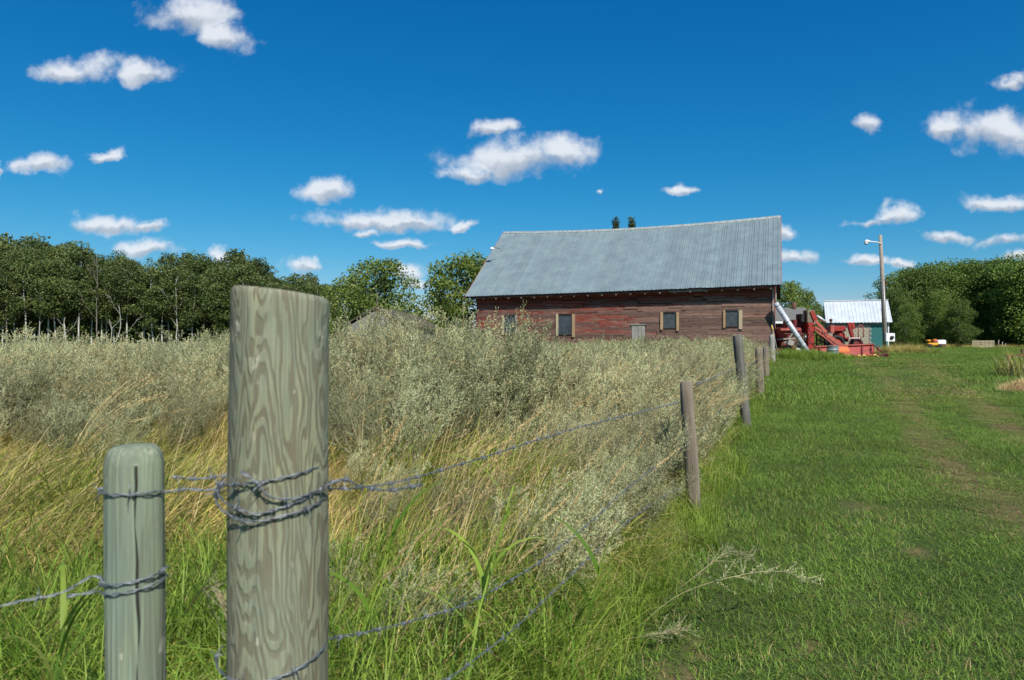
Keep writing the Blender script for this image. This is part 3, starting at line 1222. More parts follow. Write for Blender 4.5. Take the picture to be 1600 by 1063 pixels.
# --- mown lawn
pn, pf = [], []
Y = 2.0
while Y < 15:
    step = .40
    X = fence_x(Y) - .35
    while X < .80 * Y + .8:
        x = X + (g.random() - .5) * .25
        y = Y + (g.random() - .5) * .25
        X += step
        d = track_d(x, y)
        if x < fence_x(y) - .1:
            continue
        bd = bare_d(x, y)
        if bd < .55 or (bd < 1.0 and g.random() < .3):
            continue
        tint = (vnoise(x, y, 1.3, 4) - .5) * .16 + (.10 if vnoise(x, y, .55, 12) > .80 else 0)
        sz = 1.0 + (vnoise(x, y, .8, 14) - .5) * .6
        if d < .5:
            tint += .62 * max(0, 1 - d / .30)
            sz *= .30 if d < .26 else .62
        pn.append((x, y, ground_z(x, y), 0, 0, g.uniform(0, 6.28), 1, 1, sz, tint, g.randrange(4)))
    Y += step
Y = 14.5
while Y < 100:
    step = .8 if Y < 40 else 1.5
    X = fence_x(Y) - .5 if Y < 33 else 12 + (Y - 33) * .35
    while X < .80 * Y + 2:
        x = X + (g.random() - .5) * .5
        y = Y + (g.random() - .5) * .5
        X += step
        if in_barn(x, y, .2):
            continue
        d = track_d(x, y)
        tint = (vnoise(x, y, 2.3, 4) - .5) * .2 + (.08 if vnoise(x, y, 5, 12) > .7 else 0)
        sz = 1.0 + (vnoise(x, y, 2, 14) - .5) * .7
        if d < .8:
            tint += .75 * max(0, 1 - d / .6)
            sz *= .45
            if d < .35 and g.random() < .4:
                continue
        if 14.5 < x < 23 and 32.2 < y < 37:
            sz *= .5
        k = 1 if Y < 40 else 1.7
        pf.append((x, y, ground_z(x, y), 0, 0, g.uniform(0, 6.28), k, k, sz, tint, g.randrange(3)))
    Y += step
print('lawn', len(pn), len(pf))
scatter('lawn_grass', pn, LAWN, 'short green mown grass on the near side of the track', 'grass')
scatter('lawn_grass', pf, LAWN_FAR, 'green grass of the yard running back to the far trees', 'grass')

# --- rust coloured weeds before the forest
pts = []
RW = [plant_mesh('rust_plant', [(*blades(60, .3, .4, .9, .03, .2, .5, 600, seg=3), 0)], [M_rust_weed])]
for k in range(150):
    y = g.uniform(44, 52)
    x = g.uniform(-.605, -.515) * y
    s = g.uniform(.9, 1.3)
    pts.append((x, y, ground_z(x, y), 0, 0, g.uniform(0, 6), 1.4, 1.4, s, 0, 0))
scatter('rusty_weeds', pts, RW, 'rust brown weeds below the crooked white trunks at the forest edge', 'weeds')


# ------------------------------------------------------------------ posts
def post_mesh(name, prof, mat, nseg=28, top_fn=None, wob=.004, seed=0, flat=0.0):
    """round post from (z, radius) rings with slightly uneven outline"""
    g_ = random.Random(seed)
    ph = [g_.uniform(0, 6.28) for _ in range(4)]
    vs, fs = [], []
    for (z, r) in prof:
        for k in range(nseg):
            a = 2 * math.pi * k / nseg
            rr = r * (1 + .02 * math.sin(2 * a + ph[0]) + .012 * math.sin(3 * a + ph[1] + z * 2)) + wob * .3 * math.sin(5 * a + ph[2] + z * 9)
            zz = z
            if top_fn and z > prof[-1][0] - .06:
                zz = z + top_fn(math.cos(a) * rr, math.sin(a) * rr)
            vs.append((rr * math.cos(a), rr * math.sin(a), zz))
    for i in range(len(prof) - 1):
        for k in range(nseg):
            j = (k + 1) % nseg
            fs.append((i * nseg + k, i * nseg + j, (i + 1) * nseg + j, (i + 1) * nseg + k))
    fs.append(tuple(range((len(prof) - 1) * nseg, len(prof) * nseg)))
    return mesh_np(name, vs, fs, [mat], None, True)


BP = Vector((-.446, 1.28, 0))
prof = [(-.3, .098)] + [(z * .1, .0945 - .0004 * z) for z in range(0, 14)] + [(1.40, .0885), (1.436, .0885), (1.445, .0868), (1.449, .083), (1.451, .06), (1.451, .02)]
bpo = link('fence_post', post_mesh('fence_post', prof, M_post_big, 40, lambda x, y: -.11 * x - .01, seed=2), loc=BP, rot=(0, R(.45), R(20)))
tag(bpo, 'thick grey green corner post with swirling wood grain, wrapped in barbed wire', 'fence post', 'posts of the barbed wire fence')
SP = Vector((-.686, 1.245, 0))
prof = [(-.3, .0515)] + [(z * .1, .0508 - .0001 * z) for z in range(0, 11)] + [(1.125, .0500), (1.142, .0465), (1.152, .041), (1.157, .034), (1.158, .01)]
spo = link('fence_post', post_mesh('fence_post', prof, M_post_small, 32, seed=5), loc=SP, rot=(0, R(-.1), 0))
tag(spo, 'slim pale green round post with a domed top and a long vertical crack', 'fence post', 'posts of the barbed wire fence')
# the drying crack, a thin recessed looking sliver that follows the front of the post
cr = MB()
pp = []
for i in range(26):
    z = .30 + i * .0345
    a = R(-61 + 2.5 * math.sin(i * .5) + 1.5 * math.sin(i * 1.7) + 3)
    pp.append((math.cos(a) * .0508, math.sin(a) * .0508, min(z, 1.15)))
wv3 = [max(.0006, .0022 * abs(math.sin(i * .45)) * (1 if i > 10 else .6) + .0007) for i in range(26)]
cr.tube(pp[:25], wv3[:25], 5)
cr.build('crack', M_crack, spo)


def sm_post(name, mat, base, h, r, lean, seed, label, pointed=False):
    prof_ = [(-.3, r * 1.02)] + [(h * k / 8, r * (1.03 - .06 * k / 8)) for k in range(8)]
    prof_ += [(h - .015, r * .95), (h, r * .85), (h + .003, r * .3)]
    o = link(name, post_mesh(name, prof_, mat, 14, lambda x, y: .25 * x, seed=seed, wob=.01), loc=(base[0], base[1], ground_z(base[0], base[1])), rot=(R(lean[1]), R(lean[0]), seed))
    o.rotation_mode = 'ZYX' if False else 'XYZ'
    tag(o, label, 'fence post', 'posts of the barbed wire fence')
    return o


def post_between(label, base, top, r, mat, seed):
    """post from a ground point to a top point (real lean)"""
    b_ = Vector(base)
    t = Vector(top)
    d = t - b_
    h = d.length
    prof_ = [(-.3, r * 1.03)] + [(h * k / 8, r * (1.04 - .08 * k / 8)) for k in range(8)]
    prof_ += [(h - .012, r * .95), (h, r * .8), (h + .002, r * .3)]
    me = post_mesh('fence_post', prof_, mat, 16, lambda x, y: .2 * x, seed=seed, wob=.012)
    o = link('fence_post', me, loc=b_)
    o.rotation_euler = d.to_track_quat('Z', 'Y').to_euler()
    tag(o, label, 'fence post', 'posts of the barbed wire fence')
    return o


p2b = at(1086, 0, 5.0); p2b.z = ground_z(p2b.x, 5.0)
p2t = at(1072, 596, 5.02)
post_between('weathered brown fence post leaning left with grass stems caught on it, second along the fence', p2b, p2t, .050, M_post_old, 3)
p3b = at(1166, 0, 10.4); p3b.z = ground_z(p3b.x, 10.4)
p3t = at(1152, 523, 10.3)
post_between('crooked dark fence post, third along the fence, top reaching the barn boards', p3b, p3t, .072, M_post_dark, 4)
p4b = at(1188, 0, 15.6); p4b.z = ground_z(p4b.x, 15.6)
p4t = at(1186, 543, 15.6)
post_between('short broad weathered stump of a post, fourth along the fence', p4b, p4t, .085, M_post_old, 6)
p5b = at(1197, 0, 20.5); p5b.z = ground_z(p5b.x, 20.5)
post_between('grey fence post, fifth along the fence, half sunk in weeds', p5b, at(1196, 541, 20.5), .09, M_post_old, 8)
p6b = at(1207, 0, 28.5); p6b.z = ground_z(p6b.x, 28.5)
post_between('last fence post, mossy grey, just before the barn corner', p6b, at(1206, 523, 28.5), .115, M_greyboard, 9)

# ------------------------------------------------------------------ barbed wire
BARB = MB()
for sgn in (1, -1):
    pts_ = []
    for k in range(9):
        a = k / 8 * 2 * math.pi * 1.3
        pts_.append((sgn * .003 + .0014 * k / 8, math.cos(a) * .0042, math.sin(a) * .0042 * sgn))
    pts_ = [(sgn * .004, .017 * sgn, .012)] + pts_ + [(sgn * .006, -.012, -.018 * sgn)]
    BARB.tube(pts_, [.0004] + [.0011] * 9 + [.0004], 5)
BARB_ME = BARB.mesh('barb', M_wire)


def resample(P, step):
    P = [Vector(p) for p in P]
    # catmull-rom through the points
    dense = []
    n = len(P)
    for i in range(n - 1):
        p0, p1, p2, p3 = P[max(i - 1, 0)], P[i], P[i + 1], P[min(i + 2, n - 1)]
        m = max(4, int((p2 - p1).length / (step * .5)))
        for k in range(m):
            t = k / m
            dense.append(.5 * ((2 * p1) + (-p0 + p2) * t + (2 * p0 - 5 * p1 + 4 * p2 - p3) * t * t + (-p0 + 3 * p1 - 3 * p2 + p3) * t ** 3))
    dense.append(P[-1])
    out_ = [dense[0]]
    acc = 0
    for a, b_ in zip(dense[:-1], dense[1:]):
        d = (b_ - a).length
        acc += d
        if acc >= step:
            out_.append(b_)
            acc = 0
    return out_


def barbed(label, P, barb_step=.11, first=.05, step=.008, r=.00125, tw=.0017, pitch=.055, max_barbs=60):
    C = resample(P, step)
    o = None
    mb = MB()
    n = len(C)
    for s in (0, 1):
        Q = []
        L = 0
        for i, c in enumerate(C):
            d = (C[min(i + 1, n - 1)] - C[max(i - 1, 0)])
            if d.length < 1e-9:
                d = Vector((1, 0, 0))
            d.normalize()
            u = d.cross(Vector((0, 0, 1)))
            if u.length < 1e-3:
                u = Vector((1, 0, 0))
            u.normalize()
            v = d.cross(u)
            a = 2 * math.pi * L / pitch + s * math.pi
            Q.append(c + (u * math.cos(a) + v * math.sin(a)) * tw)
            if i < n - 1:
                L += (C[i + 1] - c).length
        mb.tube(Q, r, 4)
    o = mb.build('barbed_wire', M_wire)
    tag(o, label, 'barbed wire')
    L = 0
    nxt = first
    nb = 0
    g_ = random.Random(int(P[0][0] * 1000) + n)
    for i in range(1, n - 1):
        L += (C[i] - C[i - 1]).length
        if L >= nxt and nb < max_barbs:
            nxt += barb_step * g_.uniform(.85, 1.15)
            d = (C[i + 1] - C[i - 1]).normalized()
            e = d.to_track_quat('X', 'Z').to_euler()
            q = d.to_track_quat('X', 'Z') @ Matrix.Rotation(g_.uniform(0, 6.28), 3, 'X').to_quaternion()
            b_ = link('barb', BARB_ME, o, C[i], q.to_euler())
            nb += 1
    return o


def on_fence(x, y):
    """point of the fence plane seen at photo pixel (x, y)"""
    # fence: X = .465 Y - 1.035
    u = (x - 800) / F
    Z = 1.035 / (.465 - u)
    return at(x, y, Z)


def wrap(center, r, z0, z1, a0, a1, n=14, off=.0035):
    P = []
    for i in range(n + 1):
        t = i / n
        a = R(a0 + (a1 - a0) * t)
        P.append(Vector((center[0] + math.cos(a) * (r + off), center[1] + math.sin(a) * (r + off), z0 + (z1 - z0) * t)))
    return P


zpx = lambda y, Z: EYE + (531 - y) / F * Z
# front of the big post is at angle -90; Z at its face = 1.19
bc = (BP.x - .002, BP.y)
rB = .0925
# top strand: from the post to the second post
P = [Vector((bc[0] + rB, bc[1] - .02, zpx(765, 1.25)))] + [on_fence(x, y) for x, y in ((560, 762), (640, 748), (760, 713), (850, 684), (930, 661), (1000, 644), (1062, 628))]
barbed('top strand of barbed wire from the corner post to the second post', P)
P = [Vector((bc[0] + rB * .95, bc[1] + .02, zpx(1000, 1.3)))] + [on_fence(x, y) for x, y in ((590, 984), (660, 965), (740, 938), (840, 880), (919, 819), (979, 764), (1064, 700))]
barbed('slack middle strand of barbed wire sinking into the grass', P, first=.08)
P = [Vector((bc[0] + rB * .95, bc[1] + .02, .52))] + [on_fence(x, y) for x, y in ((700, 1062), (800, 985), (850, 938), (885, 905), (930, 862), (1000, 800), (1066, 760))]
barbed('lowest strand of barbed wire half buried in the wormwood', P, first=.04)
# second to third post, and on
A0 = at(1086, 600, 5.0)
B0 = at(1146, 576, 10.3)
barbed('top strand of barbed wire between the second and third posts', [A0, at(1110, 592, 6.8), B0], .14, r=.0018, max_barbs=40)
A0 = at(1084, 690, 5.0)
B0 = at(1152, 612, 10.3)
barbed('lower strand of barbed wire between the second and third posts', [A0, at(1112, 655, 6.8), B0], .14, r=.0018, max_barbs=40)
barbed('barbed wire running from the third post on to the barn', [at(1158, 573, 10.3), at(1184, 562, 15.4), at(1195, 556, 20.4), at(1205, 545, 28.4)], .3, step=.05, r=.003, tw=.003, max_barbs=30)

# wraps on the big post (front runs from angle 180 (left) through 270 to 360)
P = wrap(bc, rB, zpx(722, 1.26), zpx(760, 1.22), 372, 205, 18)
P += [Vector((bc[0] - rB * .99, bc[1] + .0, zpx(764, 1.26))), Vector((-.56, 1.262, zpx(766, 1.26))), Vector((-.60, 1.25, zpx(764, 1.25))), Vector((SP.x + .06, SP.y - .01, zpx(768, 1.24)))]
P += wrap((SP.x, SP.y), .051, zpx(768, 1.22), zpx(766, 1.22), 350, 176, 12)
barbed('barbed wire slanting down the corner post and tied round the slim post', P, first=.20, barb_step=.09)
P = wrap(bc, rB, zpx(762, 1.2), zpx(798, 1.2), 172, 268, 10) + wrap(bc, rB, zpx(800, 1.2), zpx(772, 1.2), 274, 355, 10)
P += [Vector((bc[0] + rB + .02, bc[1] + .03, zpx(757, 1.28))), Vector((bc[0] + rB + .05, bc[1] + .04, zpx(752, 1.3)))]
barbed('loop of barbed wire round the corner post ending in a twist', P, first=.06, barb_step=.07)
P = wrap(bc, rB, zpx(770, 1.2), zpx(811, 1.2), 168, 262, 10, off=.006) + wrap(bc, rB, zpx(811, 1.2), zpx(790, 1.2), 268, 372, 10, off=.006)
barbed('lowest turn of the barbed wire tied round the corner post at mid height', P, first=.05, barb_step=.12)
P = [Vector((bc[0] - .02, bc[1] - rB - .012, zpx(735, 1.18))), Vector((bc[0] + .008, bc[1] - rB - .014, zpx(752, 1.18))), Vector((bc[0] + .028, bc[1] - rB - .008, zpx(775, 1.18))),
     Vector((bc[0] + .062, bc[1] - rB + .012, zpx(779, 1.2))), Vector((bc[0] + .096, bc[1] - .035, zpx(770, 1.22))), Vector((bc[0] + .13, bc[1] + .0, zpx(752, 1.26))),
     Vector((bc[0] + .155, bc[1] + .03, zpx(764, 1.28))), Vector((bc[0] + .20, bc[1] + .09, zpx(771, 1.34))), Vector((bc[0] + .26, bc[1] + .17, zpx(765, 1.4)))]
barbed('loose end of barbed wire coiled about the top strand beside the corner post', P, first=.03, barb_step=.06)
P = wrap(bc, rB, zpx(1035, 1.22), zpx(1062, 1.2), 175, 265, 8, off=.005) + wrap(bc, rB, zpx(1060, 1.2), zpx(1028, 1.22), 272, 368, 8, off=.005)
barbed('turn of barbed wire round the foot of the corner post', P, first=.03, barb_step=.1)
P = wrap((SP.x, SP.y), .051, zpx(888, 1.24), zpx(912, 1.22), 372, 188, 12)
P += [Vector((SP.x - .075, SP.y - .01, zpx(905, 1.22))), Vector((-.80, 1.21, zpx(930, 1.2))), Vector((-.86, 1.18, zpx(952, 1.15))), Vector((-.94, 1.13, zpx(985, 1.1))), Vector((-1.02, 1.08, zpx(1022, 1.05))), Vector((-1.1, 1.02, zpx(1060, 1.0)))]
barbed('barbed wire leaving the slim post downwards to the left', P, first=.02, barb_step=.13)
P = wrap((SP.x, SP.y), .051, zpx(902, 1.24), zpx(925, 1.22), 368, 200, 12)
P += [Vector((SP.x - .065, SP.y - .02, zpx(930, 1.21))), Vector((-.79, 1.205, zpx(934, 1.2)))]
barbed('second turn of barbed wire round the slim post below its middle', P, first=.5)
P = [Vector((SP.x + .05, SP.y + .03, zpx(745, 1.27))), Vector((-.6, 1.30, zpx(748, 1.3))), Vector((-.55, 1.32, zpx(742, 1.32))), Vector((-.5, 1.36, zpx(738, 1.36)))]
barbed('short upper wire between the slim post and the corner post', P, first=.03, barb_step=.04)


# ------------------------------------------------------------------ the barn
BARN = empty('barn', (13.39, 34.0, ground_z(13.39, 34)), -R(21.4))
tag(BARN, 'long red barn of peeling horizontal boards under a sagging grey metal roof', 'barn')
BZ = BARN.location.z
BLEN = 17.3
OVF = .50                         # eave overhang in front of the wall
BW = 5.93                         # eave to ridge, horizontally


def barn_eave(s):                 # s: 0 right .. 1 left
    return 4.155 + (3.96 - 4.155) * s - .03 * math.sin(math.pi * s) - BZ


def barn_ridge(s):
    return 8.49 + .07 * s - .24 * math.sin(math.pi * s) - BZ


def wall_pt(px_, py_=None):
    """local x (and z) on the front wall plane for a photo pixel"""
    # ray: (u*t, t); plane: local y = OVF
    u = (px_ - 800) / F
    ox, oy = 13.39, 34.0
    c, s = BARN_C
    # local y = (X-ox)*s + (Y-oy)*c
    t = (OVF + ox * s + oy * c) / (u * s + c)
    X, Y_ = u * t, t
    lx = (X - ox) * c - (Y_ - oy) * s
    if py_ is None:
        return lx
    return lx, EYE + (531 - py_) / F * t - BZ


WR = wall_pt(1207)
WL = -BLEN + .45
# structure behind the boards
core = MB()
core.box(((WR + WL) / 2, OVF + .15 + 5.35, 1.75), (WR - WL - .06, 10.7, 4.3 - .6))
wallp = core.build('wall', M_dark, BARN)
# windows: (glass x0, x1, y0, y1), (board px)
WINS = [(788, 805, 493, 521, (784, 788), (805, 808.5), M_pine_pale, M_greyboard),
        (872.5, 893, 491, 522, (869, 872.5), (894, 898.5), M_pine_pale, M_pine),
        (1036, 1056, 488, 512, (1032, 1036), (1057, 1061), M_pine, M_pine),
        (1134, 1153, 485, 509, (1130, 1133.5), (1154.5, 1160), M_pine, M_pine_pale)]
holes = []
for (x0, x1, y0, y1, bl, br, ml, mr) in WINS:
    lx0, z1 = wall_pt(x0, y0)
    lx1, z0 = wall_pt(x1, y1)
    holes.append((lx0, lx1, z0, z1))
    fr = MB()
    fr.box(((lx0 + lx1) / 2, OVF - .004, z1 + .02), (lx1 - lx0, .05, .05))
    fr.box(((lx0 + lx1) / 2, OVF - .004, z0 - .02), (lx1 - lx0, .05, .04))
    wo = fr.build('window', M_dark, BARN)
    MB().box(((lx0 + lx1) / 2, OVF + .045, (z0 + z1) / 2), (lx1 - lx0, .02, z1 - z0)).build('pane', M_glass, wo)
    for (b0, b1), mt, dn in ((bl, ml, 0), (br, mr, .05)):
        bx0, bx1 = wall_pt(b0), wall_pt(b1)
        MB().box(((bx0 + bx1) / 2, OVF - .03, (z0 + z1) / 2 - .03 - dn), (bx1 - bx0, .05, z1 - z0 + .12 + dn)).build('side_board', mt, wo)
# hatch
hx0, hz1 = wall_pt(987, 508)
hx1, _ = wall_pt(1008, 508)
holes.append((hx0, hx1, -.2, hz1))
hat = MB()
hat.box(((hx0 + hx1) / 2, OVF - .02, hz1 + .03), (hx1 - hx0 + .08, .06, .05))
ho = hat.build('hatch', M_greyboard, BARN)
for k in range(4):
    w_ = (hx1 - hx0) / 4
    MB().box((hx0 + w_ * (k + .5), OVF + .0, hz1 / 2 - .1), (w_ - .012, .03, hz1 + .2)).build('plank', M_greyboard, ho)
# siding boards, each its own piece
g = random.Random(5)
UNIT = MB().box((0, 0, 0), (1, 1, 1)).mesh('board', M_siding)
CH = .145
nb = 0
row = 0
z = -.1
while True:
    s_top = (z + CH)
    if s_top > barn_eave(0) + .28:
        break
    # board lengths, interrupted by windows
    x = WL
    cuts = [WL]
    xx = WL + g.uniform(1.2, 3.6)
    while xx < WR - .8:
        cuts.append(xx)
        xx += g.uniform(2.2, 4.2)
    cuts.append(WR)
    segs_ = []
    for a, b_ in zip(cuts[:-1], cuts[1:]):
        parts_ = [(a, b_)]
        for (h0, h1, hz0, hz1_) in holes:
            if z + CH > hz0 + .03 and z < hz1_ - .03:
                new = []
                for (p, q) in parts_:
                    if q <= h0 or p >= h1:
                        new.append((p, q))
                    else:
                        if p < h0 - .05:
                            new.append((p, h0))
                        if q > h1 + .05:
                            new.append((h1, q))
                parts_ = new
        segs_ += parts_
    for (p, q) in segs_:
        if q - p < .06:
            continue
        sm_ = -(p + q) / 2 / BLEN
        zc = z + CH / 2
        # the wall settles towards the far end along with the eave
        zc2 = zc * (barn_eave(sm_) + .3) / (barn_eave(0) + .3)
        if zc2 + CH / 2 > barn_eave(sm_) + .24:
            continue
        tilt = -.0095 * zc2 / 4 + g.gauss(0, .0012)
        if g.random() < .03:
            tilt += g.choice((-1, 1)) * .012
        rx = R(9) + g.gauss(0, .03)
        h_ = CH * g.uniform(.88, .965)
        if z < .75 and g.random() < .12:
            h_ *= .6
        link('board', UNIT, wallp, ((p + q) / 2, OVF + .03 + g.gauss(0, .007), zc2), (rx, -tilt * 1.0, 0), (q - p - g.uniform(.006, .02), .020, h_))
        nb += 1
    z += CH
    row += 1
print('boards', nb)
# corner boards, gable end wall, fascia, rafter tails
MB().box((WR + .03, OVF - .01, (barn_eave(0) - .1) / 2), (.07, .06, barn_eave(0) + .1)).build('corner_board', M_greytrim, BARN)
MB().box((WR + .09, OVF + .10, (barn_eave(0) + .4) / 2), (.05, .2, barn_eave(0) + .3)).build('corner_board', M_redtrim, BARN)
for sx, nm in ((WR + .03, 'gable_wall'), (WL - .0, 'gable_wall')):
    gm = MB()
    s_ = 0 if sx > -5 else 1
    ze, zr = barn_eave(s_), barn_ridge(s_)
    prof_ = [(OVF + .04, -.1), (2 * BW - OVF, -.1), (2 * BW - OVF, ze + .2), (BW, zr - .1), (OVF + .04, ze + .2)]
    n_ = len(prof_)
    vs = [(sx, y_, z_) for y_, z_ in prof_] + [(sx + .06, y_, z_) for y_, z_ in prof_]
    fs = [tuple(range(n_))[::-1], tuple(range(n_, 2 * n_))] + [(i, (i + 1) % n_, (i + 1) % n_ + n_, i + n_) for i in range(n_)]
    gm.add(vs, fs)
    gm.build(nm, M_siding, BARN)
fa = MB()
N_ = 24
for k in range(N_):
    s0, s1 = k / N_, (k + 1) / N_
    fa.bar((-BLEN * s0, .025, barn_eave(s0) - .06), (-BLEN * s1, .025, barn_eave(s1) - .06), .035, .13)
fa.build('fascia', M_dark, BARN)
fb = []
s0 = .02
while s0 < .97:
    s1 = min(.985, s0 + g.uniform(.1, .2))
    MB().bar((-BLEN * s0, .09, barn_eave(s0) - .155 + g.uniform(-.01, .02)), (-BLEN * s1 + .03, .09, barn_eave(s1) - .155 + g.uniform(-.01, .01)), .03, .085).build('eave_board', M_redtrim if g.random() < .6 else M_greytrim, BARN)
    s0 = s1
for k in range(22):
    s_ = (k + .6) / 22
    MB().box((-BLEN * s_, .11, barn_eave(s_) - .195), (.07, .12, .06), rot=Matrix.Rotation(R(18), 3, 'X')).build('rafter_tail', M_greytrim, BARN)
# soffit
so = MB()
sl = (barn_ridge(0) - barn_eave(0)) / BW


def roof_pt(s, t, dz_=0.0):
    """s along (0 right .. 1 left), t up the slope (0 eave .. 1 ridge)"""
    z_ = barn_eave(s) * (1 - t) + barn_ridge(s) * t - .12 * math.sin(math.pi * t) * math.sin(math.pi * s) * .6
    return (-BLEN * s, BW * t, z_ + dz_)


# roof with separately laid ribbed sheets
rb = MB()
for k in range(N_):
    s0, s1 = k / N_, (k + 1) / N_
    for side in (0, 1):
      for tt_ in range(5):
        q = []
        for (s_, t_) in ((s0, tt_ / 5), (s1, tt_ / 5), (s1, tt_ / 5 + .2), (s0, tt_ / 5 + .2)):
            x_, y_, z_ = roof_pt(s_, t_)
            if side:
                y_ = 2 * BW - y_
            q.append((x_, y_, z_ - .05))
        q2 = [(a, b_, c - .05) for a, b_, c in q]
        rb.add(q + q2, [(0, 1, 2, 3), (7, 6, 5, 4), (0, 4, 5, 1), (1, 5, 6, 2), (2, 6, 7, 3), (3, 7, 4, 0)])
roof = rb.build('roof', M_dark, BARN)
NP = 23
for k in range(NP):
    s0, s1 = (k + .004) / NP, (k + 1.012) / NP
    ribs = 3
    for half in (0,):
        vs, fs = [], []
        prof_ = []
        for r_ in range(ribs):
            c0 = r_ / ribs
            for off_, hz in ((0.0, .0), (.40, .0), (.44, .034), (.52, .034), (.56, .0), (.9, 0.0)):
                prof_.append((c0 + off_ / ribs, hz))
        prof_.append((1.0, .04))
        lift = .003 * (k % 2) + g.uniform(0, .006)
        TT = [(-.010 + g.uniform(-.002, .002)), .25, .5, .75, 1.0]
        for t_ in TT:
            for (c, hz) in prof_:
                vs.append(roof_pt(s0 + (s1 - s0) * c, t_, hz + lift))
        m_ = len(prof_)
        for j in range(len(TT) - 1):
            for i in range(m_ - 1):
                a = j * m_ + i
                fs.append((a + 1, a, a + m_, a + m_ + 1))
        me = mesh_np('roof_sheet', vs, fs, [M_tin])
        link('roof_sheet', me, roof)
# back slope
bk = MB()
for k in range(12):
    s0, s1 = k / 12, (k + 1) / 12
    q = []
    for (s_, t_) in ((s0, 0), (s1, 0), (s1, 1), (s0, 1)):
        x_, y_, z_ = roof_pt(s_, t_, .01)
        q.append((x_, 2 * BW - y_, z_))
    bk.add(q, [(0, 1, 2, 3)])
bk.build('back_slope', M_tin, roof)
rc = MB()
for k in range(N_):
    s0, s1 = k / N_, (k + 1) / N_
    a, b_ = roof_pt(s0, 1, .05), roof_pt(s1, 1, .05)
    rc.bar(a, b_, .22, .025)
    rc.bar((a[0], a[1] - .12, a[2] - .07), (b_[0], b_[1] - .12, b_[2] - .07), .02, .10)
rc.build('ridge_cap', M_ridge, roof)
vg = MB()
for s_ in (0, 1):
    a, b_ = roof_pt(s_, -.01, -.06), roof_pt(s_, 1, -.06)
    e = .03 if s_ == 0 else -.03
    vg.bar((a[0] + e, a[1], a[2]), (b_[0] + e, b_[1], b_[2]), .03, .16)
vg.build('barge_board', M_redtrim, BARN)
# a triangular brace board seen at the gable corner
MB().box((WR + .17, OVF - .05, barn_eave(0) - .42), (.05, .05, .75)).build('hanging_board', M_greytrim, BARN)

# small white lamp by the barn's left gable
lp = empty('barn_lamp', BARN.matrix_world.translation, 0)
lp.location = at(769, 388, 42.5)
tag(lp, 'small white lamp poking out beyond the left edge of the barn roof', 'lamp')
MB().tube([(0, 0, 0), (.12, 0, .06), (.5, .1, .0)], .02, 6).build('arm', M_iron, lp)
MB().tube([(0, 0, -.05), (0, 0, 0), (0, 0, .05), (0, 0, .09)], [.16, .14, .08, .03], 12).build('shade', M_white, lp)


# ------------------------------------------------------------------ trees
def tree_meshes(seed, H, W_, base, leaf, nleaf, mleaf, mbark, clumps=70, trunk_r=.14, style='round', clr=.62, limbs=True, lean=0):
    g_ = np.random.default_rng(seed)
    # clump centres inside an uneven envelope
    C = []
    lob = g_.random(6) * 6.28
    tries = 0
    while len(C) < clumps and tries < 9000:
        tries += 1
        t = g_.random()
        z_ = base + (H - base) * t
        if style == 'round':
            env = W_ / 2 * math.sqrt(max(.02, 1 - (2 * t - .9) ** 2 / 1.35)) if t < 1 else 0
        elif style == 'tall':
            env = W_ / 2 * (math.sin(math.pi * min(1, t * .84 + .12))) ** .8
            env *= .72 + .5 * abs(math.sin(t * 9 + lob[2]))
        else:
            env = W_ / 2 * (1 - t) ** .9 + .05
        az = g_.random() * 6.283
        env *= 1 + .22 * math.sin(2 * az + lob[0] + t * 3) + .16 * math.sin(3 * az + lob[1] - t * 5)
        r = env * (g_.random() ** .45)
        c = np.array([r * math.cos(az), r * math.sin(az), z_])
        if any(np.linalg.norm((c - d) * np.array([1, 1, 1.3])) < clr * .55 for d in C[-60:]):
            continue
        C.append(c)
    C = np.array(C)
    per = nleaf // len(C)
    LP, LD, LR = [], [], []
    for c in C:
        rr = clr * (.6 + .75 * g_.random())
        d = g_.normal(size=(per, 3))
        d /= np.linalg.norm(d, axis=1)[:, None]
        rad = rr * (.45 + .6 * g_.random(per) ** .6)
        P_ = c + d * rad[:, None] * np.array([1.1, 1.1, .72])
        P_ += g_.normal(size=(per, 3)) * .05
        out_ = c - np.array([0, 0, c[2] - .6])
        LP.append(P_)
        LD.append(d * .5 + g_.normal(size=(per, 3)) * .7 + np.array([0, 0, -.15]))
        b_ = g_.random() * .5
        LR.append(np.clip(b_ + g_.random(per) * .5, 0, .999))
    LP = np.concatenate(LP)
    n = len(LP)
    V, F_, rv = leaflets(LP, np.concatenate(LD), leaf * (.7 + .7 * g_.random(n)), leaf * .85 * (.7 + .6 * g_.random(n)), g_, np.concatenate(LR))
    crown = mesh_np('crown', V, F_, [mleaf], {'rv': rv})
    tb = MB()
    k = 7
    P_ = []
    wx, wy = g_.random() * 6, g_.random() * 6
    for i in range(k + 1):
        t = i / k
        P_.append(Vector((lean * t + .12 * math.sin(t * 3 + wx) * t * 2, .12 * math.sin(t * 3.7 + wy) * t * 2, t * H * .93)))
    tb.tube([Vector((P_[0].x, P_[0].y, -.3))] + P_, [trunk_r * 1.25] + [trunk_r * (1 - .88 * i / k) for i in range(k + 1)], 7)
    if limbs:
        idx = g_.permutation(len(C))[:min(len(C), 26)]
        for i in idx:
            c = Vector(C[i])
            t = max(.12, min(.85, (c.z - math.hypot(c.x, c.y) * .75) / (H * .93)))
            j = min(k - 1, int(t * k))
            f = t * k - j
            q = P_[j].lerp(P_[j + 1], f)
            mid = (q + c) / 2 + Vector((0, 0, -.12 * (c - q).length))
            r0 = trunk_r * (1 - .88 * t) * .45
            tb.tube([q, mid, c], [r0, r0 * .6, r0 * .2], 4, caps=False)
    trunk = tb.mesh('trunk', mbark)
    return trunk, crown


